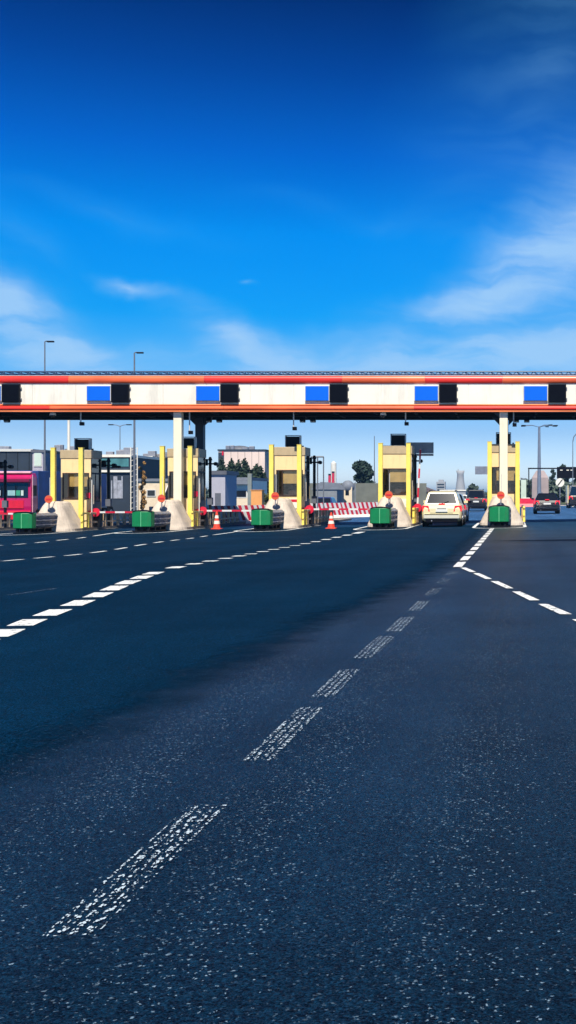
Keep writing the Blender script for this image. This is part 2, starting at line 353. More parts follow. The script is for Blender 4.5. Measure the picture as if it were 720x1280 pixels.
pD = [(-80, 710), (0, 702), (57, 697), (92, 694), (125, 690), (151, 686), (172, 682), (205, 677), (240, 673), (262, 669.5), (295, 665)]
strip_marking(dashes([G(*p) for p in pD], survey(pD, [(-40, -8), (0, 32), (40, 70), (78, 104), (110.5, 135), (141.5, 161), (166.5, 185), (190.5, 206), (211.5, 226), (231, 244), (249, 261), (265, 295)], .13), .13), 'lane_marking', M['paint'])
pE = [(-80, 688), (0, 682), (25, 680.5), (52, 678), (78, 675), (102, 672.5), (125, 669), (145, 666)]
strip_marking(dashes([G(*p) for p in pE], survey(pE, [(-15, 5), (14, 34), (42, 62), (69, 87), (94, 109), (115, 145)], .13), .13), 'lane_marking', M['paint'])
strip_marking(dashes([G(0, 746), G(90, 733)], along(G(0, 746)[1] + .2, G(90, 733)[1], 1.2, 1.9), .05), 'worn_lane_marking', M['wornpaint'])

# ------------------------------------------------------------------ toll plaza
ORD = ['far left, partly out of frame', 'leftmost', 'second from left', 'middle', 'second from right', 'rightmost']
IX = [-.385 - 5 * (5 - k) for k in range(6)]
def island_outline(hw, y0, y1, n=10):
    p = [(hw, y1), (-hw, y1)]
    for i in range(n + 1):
        a = math.pi + math.pi * i / n
        p.append((hw * math.cos(a), y0 + .9 + .9 * math.sin(a)))
    return p
for k in range(6):
    X = IX[k]; g = gz(X)
    b = MB(); b.prism([(X - .07 + a, c) for a, c in island_outline(1.0, 49.25, 66)], g - .03, g + .15, 'xy')
    struct(b.build('pavement', M['kerb'], bevel=.02))
    # painted line round the island nose
    qs = []; n = 16
    def rim(i, h, d): a = math.pi * (1 + i / n); return (X - .15 + h * math.cos(a), 47.3 + d * math.sin(a))
    for i in range(n):
        qs.append([rim(i, 1.16, 1.75), rim(i + 1, 1.16, 1.75), rim(i + 1, 1.02, 1.5), rim(i, 1.02, 1.5)])
    for s in (-1, 1):
        x = X - .15 + s * 1.09; qs.append([(x - .07, 47.3), (x + .07, 47.3), (x + .07, 60), (x - .07, 60)])
    strip_marking(qs, 'edge_marking', M['paint'], .012)

# --- crash cushion
def make_cushion():
    t = thing('crash_cushion', '', 'crash cushion', group='green-nosed crash cushions in front of the toll islands')
    b = MB(); pl = [(-.45, .32), (-.40, .10), (-.0, 0), (.40, .10), (.45, .32), (.45, .42), (-.45, .42)]
    b.prism(pl, .24, .88, 'xy'); b.build('nose_box', M['green'], t, bevel=.02)
    MB().b2(-.012, .012, -.008, .004, .25, .87).build('ridge', mat('pale_green', (.15, .5, .25), .4), t)  # highlight down the nose ridge put in as a paler green strip
    MB().prism([(-.42, .885), (-.25, .93), (0, .95), (.25, .93), (.42, .885)], .06, .40).build('top_cover', M['dark'], t)
    for s in (-1, 1):                       # corrugated fender panels
        rings = []
        zs = [.26 + i * .6 / 24 for i in range(25)]
        prof = [(s * (.42 + .05 * math.sin(i / 24 * math.pi * 6 - math.pi / 2)), z) for i, z in enumerate(zs)]
        poly = prof + [(x - s * .03, z) for x, z in prof[::-1]]
        for y0, y1, d in [(.42, 1.1, 0), (1.08, 1.8, .02), (1.78, 2.5, .04)]:
            MB().prism([(x + s * d, z) for x, z in poly], y0, y1).build('fender_panel', M['steel'], t)
    b = MB()
    for y in (.7, 1.4, 2.1, 2.45): b.b2(-.38, .38, y, y + .08, .06, .82)
    b.b2(-.06, .06, .1, 2.5, .1, .2); b.build('frame', M['dark'], t)
    b = MB(); b.b2(-.4, .4, .12, 2.5, .012, .07); b.b2(-.3, -.2, .15, .25, .05, .26); b.b2(.2, .3, .15, .25, .05, .26); b.build('base_rail', M['dark'], t)
    MB().b2(-.36, .36, .3, 2.4, .2, .78).build('cartridge', M['brown'], t)
    return t
cush = None
CL = ['', 'green-nosed crash cushion with grey ribbed sides before the leftmost toll island', 'green-nosed crash cushion of the island with the left cream canopy column',
      'green-nosed crash cushion before the middle toll booth, right of a traffic cone', 'green-nosed crash cushion just left of the white estate car\'s lane', 'green crash cushion seen head-on, rightmost of the row']
for k in range(1, 6):
    loc = (IX[k] - .16, 46.9, gz(IX[k]))
    if cush is None: cush = make_cushion(); cush.location = loc; cush['label'] = CL[k]
    else: dup(cush, loc, CL[k])

# --- concrete nose
def make_nose():
    t = MB()
    rings = []
    for z, hw, y0 in [(0.0, .97, 49.1), (.12, .96, 49.12), (.35, .86, 49.16), (.65, .70, 49.24), (.9, .58, 49.34), (1.12, .49, 49.45), (1.27, .41, 49.58), (1.34, .30, 49.72)]:
        r = []
        for i in range(13):
            a = math.pi * (1 + i / 12); r.append((hw * math.copysign(abs(math.cos(a)) ** .7, math.cos(a)), y0 - 49.1 + .55 * (1 + math.sin(a)), z))
        r += [(hw, 1.95 - z * .2, z), (-hw, 1.95 - z * .2, z)]
        rings.append(r)
    t.loft(rings); return t.build('concrete_nose', M['concrete'], smooth=False, bevel=.015)
nose = None
NL = ['', 'leftmost sloped concrete island nose, wide at the foot', 'sloped concrete nose below the left cream column', 'sloped concrete nose of the middle island, between posts and green cushion',
      'sloped concrete nose left of the white estate car', 'sloped concrete nose seen head-on below the right cream column']
for k in range(1, 6):
    loc = (IX[k] - .07, 49.2, gz(IX[k]) + .02)
    if nose is None: nose = make_nose(); o = nose
    else: o = nose.copy(); COL.objects.link(o)
    o.location = loc; tag(o, NL[k], 'concrete barrier', 'sloped concrete noses of the toll islands')

# --- red disc marker on the nose
def make_disc():
    t = thing('disc_marker', '', 'traffic sign', group='small red discs standing on the island noses')
    MB().cyl((0, 0, 0), (0, -.03, 0), .17, n=24).build('disc', M['disc'], t)
    b = MB(); b.box((0, -.036, 0), (.24, .012, .06), 0); b.build('symbol', M['signred'], t)
    MB().b2(-.02, .02, .004, .04, -.45, .18).build('post', M['steel'], t)
    MB().cyl((.03, .05, -.2), (.03, .05, .95), .014).build('rod', M['lightframe'], t)
    return t
disc = None
DL = ['', 'red round disc marker on the leftmost nose', 'red round disc marker beside the left cream column', 'red round disc marker at the left yellow post of the middle booth',
      'red round disc marker in front of the booth window left of the white estate', 'red round disc marker before the right cream column']
for k in range(1, 6):
    z = [0, .98, 1.1, 1.22, 1.32, 1.36][k]
    px = [0, 61, 202, 344, 486, 626][k]
    loc = (at(px, 49.15), 49.15, hz([0, 624, 623, 620, 618.5, 619][k], 49.15))
    if disc is None: disc = make_disc(); disc.location = loc; disc['label'] = DL[k]
    else: dup(disc, loc, DL[k])

# --- yellow posts
post = None
for k in range(1, 6):
    for s, w in ((-1, 'left'), (1, 'right')):
        X = IX[k] + s * .64
        lab = 'tall yellow steel post at the %s front corner of the %s toll booth' % (w, ORD[k] if k in (1, 3, 5) else {2: 'second', 4: 'fourth'}[k])
        if post is None:
            post = thing('yellow_post', lab, 'post', group='tall yellow posts guarding the booths')
            MB().b2(-.1, .1, -.1, .1, .02, 3.78).build('shaft', M['yellow'], post, bevel=.012)
            MB().b2(-.11, .11, -.11, .11, 3.782, 3.8).build('cap', M['yellow'], post)
            MB().b2(-.19, .19, -.19, .19, .0, .02).build('base_plate', M['steel'], post)
            o = post
        else: o = dup(post, (0, 0, 0), lab)
        o.location = (X, 51.35, gz(IX[k]) + (.152 if True else 0) - .15 + .15)
        o.scale = (1, 1, .965)

# --- booths
def make_booth():
    t = thing('toll_booth', '', 'toll booth', group='cream toll booths on the islands')
    W = .70; D = 1.35
    zt, zc, zw, zs = 3.73, 3.33, 2.66, 1.42
    b = MB(); b.b2(-W, W, 0, .06, .02, zs)                 # front wall pieces round the window opening
    b.b2(-W, -W + .09, 0, .06, zs, zw); b.b2(W - .09, W, 0, .06, zs, zw); b.b2(-W, W, 0, .06, zw, zc)
    b.b2(-W, W, D - .06, D, .02, zc)
    b.b2(-W, -W + .05, .061, D - .061, .02, zc); b.build('wall', M['cream'], t)
    MB().b2(-W - .03, W + .03, -.03, D + .03, zc + .003, zt).build('roof', mat('roof_fascia', (.46, .36, .22), .5, .1, dirt=.2), t, bevel=.015)
    f = MB(); z0, z1 = zs, zw
    for x in (-W + .1, W - .1, ): f.b2(x - .025, x + .025, -.02, .05, z0, z1)
    f.b2(-W + .126, W - .126, -.02, .05, z0, z0 + .05); f.b2(-W + .126, W - .126, -.02, .05, z1 - .05, z1)
    f.b2(-.36, -.33, -.015, .04, z0 + .051, z1 - .051)
    w = f.build('window', M['brown'], t)
    MB().b2(-W + .126, W - .126, .01, .02, z0 + .052, z1 - .052).build('pane', M['glass'], w)
    MB().b2(-.32, W - .13, .07, .085, 2.02, z1 - .02).build('blind', M['ocher'], t)
    b = MB(); b.b2(-W + .06, W - .06, .25, .7, zs + .02, zs + .10); b.b2(-W + .06, W - .06, .72, .76, .1, 1.9); b.b2(-.1, .35, .3, .34, zs + .101, zs + .5); b.build('desk', M['brown'], t)
    MB().b2(-W + .06, W - .06, D - .1, D - .065, .1, zc - .05).build('inner_wall', M['interior'], t)
    # right hand side: grey lower wall, dark glazed sliding hatch, upper glass
    MB().b2(W - .05, W, .061, D - .061, .02, 1.3).build('side_wall', M['greywall'], t)
    b = MB(); b.b2(W - .05, W - .005, .061, .13, 1.303, zc); b.b2(W - .05, W - .005, D - .13, D - .061, 1.303, zc); b.b2(W - .05, W - .005, .132, D - .132, 2.6, 2.68)
    b.b2(W - .05, W - .005, .132, D - .132, 1.303, 1.36); b.b2(W - .05, W - .005, .62, .67, 1.362, 2.598)
    h = b.build('hatch_frame', M['dark'], t)
    MB().b2(W - .035, W - .02, .132, D - .132, 1.362, zc).build('pane', M['dglass'], h)
    MB().b2(W + .003, W + .03, .3, .36, 1.2, 2.1).build('handle_rail', M['concrete'], t)
    # electronic display on the roof
    bx = MB().b2(-.32, .32, .75, 1.05, zt + .05, zt + .53).build('roof_display', M['black'], t)
    f = MB(); f.b2(-.36, -.325, .72, 1.06, zt + .05, zt + .56); f.b2(.325, .36, .72, 1.06, zt + .05, zt + .56); f.b2(-.36, .36, .70, 1.06, zt + .565, zt + .59); f.build('hood', M['lightframe'], bx)
    f = MB(); f.b2(-.3, -.24, .85, .95, zt + .0, zt + .05); f.b2(.24, .3, .85, .95, zt, zt + .05); f.build('bracket', M['dark'], bx)
    MB().b2(.42, .5, .8, .9, zt + .002, zt + .1).build('roof_vent', M['dark'], t)
    MB().b2(-W - .05, W + .05, -.05, D + .05, 0, .12).build('plinth', M['kerb'], t)
    return t
booth = None
BL = ['', 'leftmost cream toll booth, beside the pink lorry', 'cream toll booth half hidden by the left cream column', 'middle cream toll booth, behind a red traffic cone lane',
      'cream toll booth with the grey sign at its right, left of the white car', 'rightmost cream toll booth, behind the right cream column']
for k in range(1, 6):
    loc = (IX[k] - .02, 52.4, gz(IX[k]) + .15 - .13)
    if booth is None: booth = make_booth(); booth.location = loc; booth['label'] = BL[k]; 
    else: dup(booth, loc, BL[k])
# printed notice on the middle booth and a white one on the fourth
nt_ = thing('notice', 'small white notice with a red bar on the wall of the middle booth', 'notice', (IX[3] + .12, 52.38, gz(IX[3]) + 1.18))
MB().b2(-.3, .3, -.012, .0, -.3, .16).build('sheet', M['white'], nt_); MB().b2(-.25, .25, -.02, -.013, .0, .12).build('red_bar', M['signred'], nt_)
nt_ = thing('notice', 'small white notice below the window of the booth left of the white estate', 'notice', (IX[4] + .35, 52.38, gz(IX[4]) + 1.1))
MB().b2(-.2, .2, -.012, .0, -.25, .16).build('sheet', M['white'], nt_); MB().b2(.08, .12, -.018, -.013, -.15, -.1).build('mark', M['dark'], nt_)

# --- guard rails along the islands
def make_rail(parts=True):
    t = thing('guard_rail', '', 'guard rail', group='low guard rails along the island edges')
    b = MB(); b.b2(-.05, .05, 0, .9, .62, .70); b.b2(-.04, .04, 0, .9, .28, .34); b.build('yellow_rail', M['yellow'], t)
    for y in (.1, .8): MB().b2(-.05, .05, y - .05, y + .05, .0, .615).build('yellow_upright', M['yellow'], t)
    b = MB(); b.b2(-.05, .05, .95, 8.5, .6, .69); b.build('top_rail', M['rust'], t)
    b = MB(); b.b2(-.04, .04, .95, 8.5, .2, .28); b.build('lower_rail', M['rust'], t)
    for i in range(9): MB().b2(-.08, .045, 1.1 + i * .9, 1.22 + i * .9, .0, .597).build('upright', M['rust'], t)
    return t
rail = None
for k in range(0, 6):
    lab = 'low steel guard rail with yellow end along the lane beside the %s toll island' % (ORD[k] if k in (0, 1, 3, 5) else {2: 'second', 4: 'fourth'}[k])
    if k == 0: lab = 'low steel guard rail at the left edge, in front of the pink lorry'
    loc = (IX[k] + .93, 50.6, gz(IX[k]) + .15)
    if rail is None: rail = make_rail(); rail.location = loc; rail['label'] = lab
    else: dup(rail, loc, lab)

# --- boom barriers
def make_boom():
    t = thing('boom_barrier', '', 'boom barrier', group='red and white boom barriers of the toll lanes')
    MB().b2(-.15, .15, -.15, .15, .0, .82).build('cabinet', M['dark'], t, bevel=.01)
    MB().cyl((0, -.17, .68), (0, -.28, .68), .2, n=20).build('pivot', M['pinkred'], t)
    MB().b2(.12, 2.75, -.25, -.20, .65, .73).build('arm', M['boom'], t)
    MB().b2(-.35, -.12, -.26, -.19, .62, .76).build('counterweight', M['pinkred'], t)
    return t
boom = None
for k in (0, 1, 2, 3):
    lab = {0: 'lowered red and white boom barrier in front of the pink lorry', 1: 'lowered boom barrier between the leftmost and the second booth',
           2: 'lowered boom barrier between the second booth and the middle booth', 3: 'lowered boom barrier right of the middle booth before striped barriers'}[k]
    loc = (IX[k] + .92, 52.6, gz(IX[k]) + .15)
    if boom is None: boom = make_boom(); boom.location = loc; boom['label'] = lab
    else: dup(boom, loc, lab)
o = dup(boom, (IX[4] + .92, 53.2, gz(IX[4]) + .15), 'raised boom barrier beside the lane of the white estate car')
for ch in [c for c in COL.objects if c.parent == o]:
    if ch.name.startswith('arm'):
        ch.rotation_euler = (0, R(-87), 0); ch.location = (.68, 0, .68)
    
# --- lane camera posts
def make_lp():
    t = thing('signal_post', '', 'signal post', group='black signal posts beside the booths')
    MB().cyl((0, 0, 0), (0, 0, 3.15), .07, n=12).build('pole', M['dark'], t)
    a = MB().b2(-.22, .24, -.03, .03, 2.95, 3.02).build('arm', M['dark'], t)
    MB().b2(-.34, -.12, -.13, .1, 2.9, 3.22).build('signal_head', M['black'], t, bevel=.02)
    MB().cyl((.28, -.15, 2.98), (.28, .12, 2.98), .09, n=12).build('camera', M['black'], t)
    MB().cyl((0, 0, 3.15), (0, 0, 3.32), .11, .05, n=10).build('beacon', M['dark'], t)
    MB().b2(-.12, .12, -.1, .1, 1.0, 1.35).build('card_reader', M['greywall'], t)
    return t
lp = None
for k in (0, 1, 2, 3, 4):
    lab = {0: 'black signal post at the left edge of the frame before the pink lorry', 1: 'black signal post right of the leftmost booth', 2: 'black signal post right of the booth behind the left cream column',
           3: 'black signal post right of the middle booth', 4: 'black signal post below the grey sign left of the white car'}[k]
    loc = (IX[k] + [.86, .86, .78, .82, .70][k], 54.2, gz(IX[k]) + .1)
    if lp is None: lp = make_lp(); lp.location = loc; lp['label'] = lab
    else: dup(lp, loc, lab)
# side camera arm at the leftmost post
t = thing('surveillance_camera', 'black camera on a thin arm reaching right of the leftmost signal post', 'camera', (IX[1] + 1.0, 54.2, gz(IX[1]) + 2.95))
MB().cyl((0, 0, 0), (.3, 0, .05), .025).build('arm', M['dark'], t); MB().cyl((.3, -.12, .06), (.36, .14, .06), .06).build('body', M['black'], t); MB().cyl((.295, -.16, .06), (.3, -.121, .06), .065).build('hood', M['dark'], t)
# red phone-like intercoms and thin white rods on the first two lanes
for k, lab in ((1, 'slim white pole with a red intercom beside the leftmost signal post'), (2, 'slim white pole with a red intercom right of the booth with the cream column')):
    t = thing('intercom_pole', lab, 'intercom', (IX[k] + .82, 52.15, gz(IX[k]) + .15), group='white intercom poles')
    MB().cyl((0, 0, 0), (0, 0, 2.2), .025).build('pole', M['lightframe'], t); MB().b2(-.22, -.06, -.06, .06, 1.35, 1.6).build('intercom', M['pinkred'], t)

# --- canopy
cz0, cz1 = 5.17, 6.78
XL, XR = -36.0, 16.0; YF = 51.36; YB = 56.4
can = thing('toll_canopy', 'long white canopy with red edge bands spanning all toll lanes', 'canopy', (0, 0, 0))
b = MB(); n = 26; wseg = (XR - XL) / n
for i in range(n):
    b.b2(XL + i * wseg + .006, XL + (i + 1) * wseg - .006, YF, YF + .12, 5.53, 6.49)
b.build('fascia_panel', M['white'], can)
MB().b2(XL, XR, YF + .03, YF + .5, 5.2, 6.7).build('fascia_frame', M['lightframe'], can)
def halfround(z0, z1, bulge, y):
    c = (z0 + z1) / 2; h = (z1 - z0) / 2
    return [(y + .15, z0)] + [(y - bulge * math.cos(a), c + h * math.sin(a)) for a in [(-math.pi / 2) + math.pi * i / 8 for i in range(9)]] + [(y + .15, z1)]
def band(name, z0, z1, bulge, y, mats, seg, seed):
    random.seed(seed); x = XL; i = 0
    while x < XR:
        w = random.uniform(*seg); x2 = min(x + w, XR)
        MB().loft([[(x + .004, a, c) for a, c in halfround(z0, z1, bulge, y)], [(x2 - .004, a, c) for a, c in halfround(z0, z1, bulge, y)]]).build(name, mats[i % len(mats)], can)
        x = x2; i += 1
redA = mat('band_red', (.72, .03, .02), .35, .2, .4); redB = mat('band_vermilion', (.78, .12, .04), .35, .4, .35); redC = mat('band_orange', (.80, .22, .07), .4, .2, .5)  # orange highlights on the red bands are painted as alternating segments
band('upper_band', 6.47, 6.82, .10, YF, [redA, redB], (3.5, 8), 3)
band('lower_band', 5.235, 5.44, .10, YF, [redB, redA, redB], (4, 9), 5)
band('trim_band', 5.445, 5.525, .05, YF, [redC], (20, 20), 1)
MB().b2(XL, XR, YF - .05, YF + .1, 5.175, 5.232).build('drip_edge', redC, can)
MB().b2(XL, XR, YF - .03, YF + .1, 6.823, 6.84).build('top_trim', M['lightframe'], can)
# space-frame edge above the fascia
b = MB()
for y in (YF + .15, YF + 1.25):
    b.cyl((XL, y, 7.03), (XR, y, 7.03), .035, n=8); b.cyl((XL, y, 6.84), (XR, y, 6.84), .03, n=8)
x = XL; 
while x < XR - .4:
    for y in (YF + .15, YF + 1.25): b.cyl((x, y, 6.84), (x + .2, y, 7.03), .018, n=6); b.cyl((x + .2, y, 7.03), (x + .4, y, 6.84), .018, n=6)
    b.cyl((x + .2, YF + .15, 7.03), (x + .4, YF + 1.25, 7.03), .018, n=6)
    x += .4
b.build('edge_truss', M['truss'], can)
MB().b2(XL, XR, YF + .55, YB, 6.6, 6.72).build('roof_deck', M['truss'], can)
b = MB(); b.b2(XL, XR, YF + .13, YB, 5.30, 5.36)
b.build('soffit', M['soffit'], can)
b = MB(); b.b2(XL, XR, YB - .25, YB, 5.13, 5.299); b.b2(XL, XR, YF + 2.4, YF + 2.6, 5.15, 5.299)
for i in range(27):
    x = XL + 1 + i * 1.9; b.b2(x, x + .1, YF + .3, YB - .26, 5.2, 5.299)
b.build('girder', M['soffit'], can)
MB().b2(XL, XR, YB - .1, YB, 5.361, 6.6).build('rear_fascia', M['lightframe'], can)
for X in (-30.4, -15.39, -.385, 14.6):
    g = gz(X)
    MB().b2(X - .19, X + .19, 51.5, 51.88, g, 5.29).build('front_column', M['colcream'], can, bevel=.03)
    b = MB(); b.b2(X - .2, X + .2, 55.1, 55.5, g, 5.19)
    b.build('rear_column', M['navy'], can, bevel=.01)
    b = MB(); b.prism([(X - .6, 5.19), (X - .22, 5.19), (X - .22, 4.8)], 55.2, 55.4); b.prism([(X + .6, 5.19), (X + .22, 5.19), (X + .22, 4.8)], 55.2, 55.4)
    b.prism([(X - .6, 5.28), (X - .2, 5.28), (X - .2, 4.95)], 51.65, 51.75); b.build('bracket', M['navy'], can)

# --- boards on the fascia
def make_blue():
    t = thing('blue_sign', '', 'sign', group='blue panels on the canopy fascia')
    MB().b2(-.56, .56, -.10, .0, -.36, .36).build('frame', M['lightframe'], t, bevel=.01)
    MB().b2(-.53, .53, -.125, -.101, -.33, .33).build('face', M['blue'], t, bevel=.008); return t
def make_black():
    t = thing('display_board', '', 'display board', group='black display boards on the canopy fascia')
    MB().b2(-.41, .41, -.16, .0, -.42, .42).build('housing', M['black'], t, bevel=.015)
    MB().b2(-.36, .36, -.172, -.162, -.37, .37).build('screen', M['screen'], t)
    b = MB(); b.b2(.412, .46, -.08, -.02, .22, .28); b.b2(.412, .46, -.08, -.02, -.28, -.22); b.build('hinge', M['steel'], t); return t
bl = bk = None
WH = ['at the far left edge of the frame', 'above the leftmost toll booth', 'right of the left cream column', 'above the lane right of the middle booth', 'above the white estate car', 'above the dark saloon at the right']
for k in range(6):
    x = 1.08 - 5 * (5 - k); loc = (x, YF - .004, 6.01)
    lb = 'blue rectangular panel on the white fascia ' + WH[k]; lk = 'black display board on the white fascia ' + WH[k]
    if bl is None: bl = make_blue(); bl.location = loc; bl['label'] = lb
    else: dup(bl, loc, lb)
    loc = (x + .99, YF - .004, 6.015)
    if bk is None: bk = make_black(); bk.location = loc; bk['label'] = lk
    else: dup(bk, loc, lk)
# --- hanging signals
def make_hang(L):
    t = thing('hanging_signal', '', 'signal lamp', group='thin signal arms hanging from the canopy')
    MB().cyl((0, 0, 0), (0, 0, -L), .03, n=10).build('rod', M['lightframe'], t)
    MB().b2(-.05, .14, -.05, .1, -L - .1, -L + .06).build('lamp', M['black'], t, bevel=.01)
    MB().b2(-.06, .06, -.06, .06, -.02, .02).build('mount', M['dark'], t); return t
HL = ['', 'thin white rod with lamp hanging above the leftmost booth', 'thin white rod hanging just right of the left cream column', 'thin white rod hanging above the middle booth, near floodlights',
      'thin white rod hanging right above the booth beside the grey sign', 'thin white rod hanging just right of the right cream column']
for k, px, L in ((1, 101, .5), (2, 237, .9), (3, 367, .72), (4, 507, .5), (5, 642, .55)):
    o = make_hang(L + .1); o.location = (at(px, 51.75), 51.75, 5.27); o['label'] = HL[k]
# --- floodlights
for px, lab in ((3, 'dark floodlights below the canopy at the left edge of the frame'), (268, 'dark floodlights right of the dark rear column'), (385, 'dark floodlight pair below the canopy above the middle booth'), (652, 'dark floodlight pair right of the right cream column')):
    t = thing('floodlight', lab, 'floodlight', (at(px, 54), 54, 5.195), group='floodlight pairs below the canopy')
    b = MB(); b.b2(-.4, .4, -.03, .03, -.06, -.004); b.build('bracket', M['dark'], t)
    for s in (-1, 1):
        h = MB().box((s * .25, -.05, -.22), (.26, .2, .2), 0, R(-25)).build('lamp_head', M['black'], t, bevel=.02)
        MB().box((s * .25, -.155, -.28), (.2, .015, .14), 0, R(-25)).build('lens', M['headl'], h)
# --- dome cameras
for px, lab in ((66, 'white dome camera below the canopy left of the leftmost booth'), (479, 'white dome camera below the canopy above the fourth booth')):
    t = thing('dome_camera', lab, 'camera', (at(px, 51.7), 51.7, 5.30), group='white dome cameras under the canopy edge')
    MB().cyl((0, 0, 0), (0, 0, -.14), .05).build('stem', M['lightframe'], t); MB().cyl((0, 0, -.14), (0, 0, -.26), .12, .15).build('housing', M['white'], t)
    MB().sph((0, 0, -.26), .11, (1, 1, .9)).build('dome', M['dglass'], t, smooth=True)

# --- grey lane signs
t = thing('lane_sign', 'grey rectangular sign back right of the fourth toll booth', 'sign', (at(525, 56), 56, 0))
MB().b2(-.65, .68, -.03, .03, hz(566.5, 56), hz(553, 56)).build('panel', M['steel'], t)
MB().b2(-.4, .68, -.045, -.032, hz(570, 56), hz(567, 56)).build('lower_lip', M['lightframe'], t)
MB().cyl((-.26, .08, gz(at(519, 56))), (-.26, .08, hz(554, 56)), .06).build('post', M['dark'], t)
MB().b2(-.6, .6, .035, .07, hz(563, 56), hz(561, 56)).build('bracket', M['dark'], t)
t = thing('lane_sign', 'small grey sign back left of the rightmost booth, above the dark SUV', 'sign', (at(603, 92), 92, 0))
MB().b2(-.6, .62, -.03, .03, hz(593, 92), hz(583, 92)).build('panel', M['steel'], t)
MB().cyl((.85, .1, 0), (.85, .1, hz(583, 92)), .07).build('post', M['dark'], t); MB().b2(-.5, .9, .035, .08, hz(589, 92), hz(587, 92)).build('bracket', M['dark'], t)

# --- cones
def make_cone(h):
    t = thing('traffic_cone', '', 'traffic cone', group='orange traffic cones closing lanes')
    MB().b2(-.22, .22, -.22, .22, 0.003, .04).build('base', M['cone'], t, bevel=.01)
    def rr(z): return .17 - .135 * z / h
    MB().cyl((0, 0, .04), (0, 0, h), rr(0.04), rr(h), 20).build('body', M['cone'], t)
    for a, c in ((.30, .48), (.62, .78)): MB().cyl((0, 0, h * a), (0, 0, h * c), rr(h * a) + .006, rr(h * c) + .006, 20).build('reflective_sleeve', M['white'], t)
    return t
for px, Z, h, lab in ((271, 50.4, .80, 'orange traffic cone with white sleeves right of the second toll island'), (414, 48.7, .72, 'orange traffic cone right of the middle toll island')):
    o = make_cone(h); o.location = (at(px, Z), Z, gz(at(px, Z)) + .004); o['label'] = lab

# --- striped barriers across the closed lanes
bar = None
BS = [((-17.0, 58.2), (-13.0, 62.8), 4, 'red and white slanted striped barrier in the lane left of the middle booth'), ((-13.6, 73.6), (-7.4, 79.4), 6, 'red and white slanted striped barrier across the lane right of the middle booth'),
      ((-19.6, 60.5), (-17.9, 61.6), 2, 'red and white striped barrier glimpsed behind the rail between the two left booths')]
BL_ = []
for a_, c_, n_, lab in BS:
    P0 = Vector(a_); P1 = Vector(c_)
    for i in range(n_): BL_.append((P0.lerp(P1, (i + .5) / n_), math.atan2(P1.y - P0.y, P1.x - P0.x), (P1 - P0).length / n_ / 2.12, lab))
for p, ang, sc_, lab in BL_:
    if bar is None:
        bar = thing('striped_barrier', lab, 'barrier', group='red and white barriers in a line behind the closed lanes')
        MB().loft([[(-1.05, -.06, .18), (1.05, -.06, .18), (1.05, .06, .18), (-1.05, .06, .18)], [(-1.05, -.04, 1.0), (1.05, -.04, 1.0), (1.05, .04, 1.0), (-1.05, .04, 1.0)]]).build('board', M['stripe'], bar)
        MB().loft([[(-1.05, -.22, .0), (1.05, -.22, .0), (1.05, .22, .0), (-1.05, .22, .0)], [(-1.05, -.1, .178), (1.05, -.1, .178), (1.05, .1, .178), (-1.05, .1, .178)]]).build('base', M['white'], bar)
        o = bar
    else: o = dup(bar, (0, 0, 0), lab)
    o.location = (p.x, p.y, gz(p.x) + .004); o.rotation_euler = (0, 0, ang); o.scale = (sc_, 1, 1)

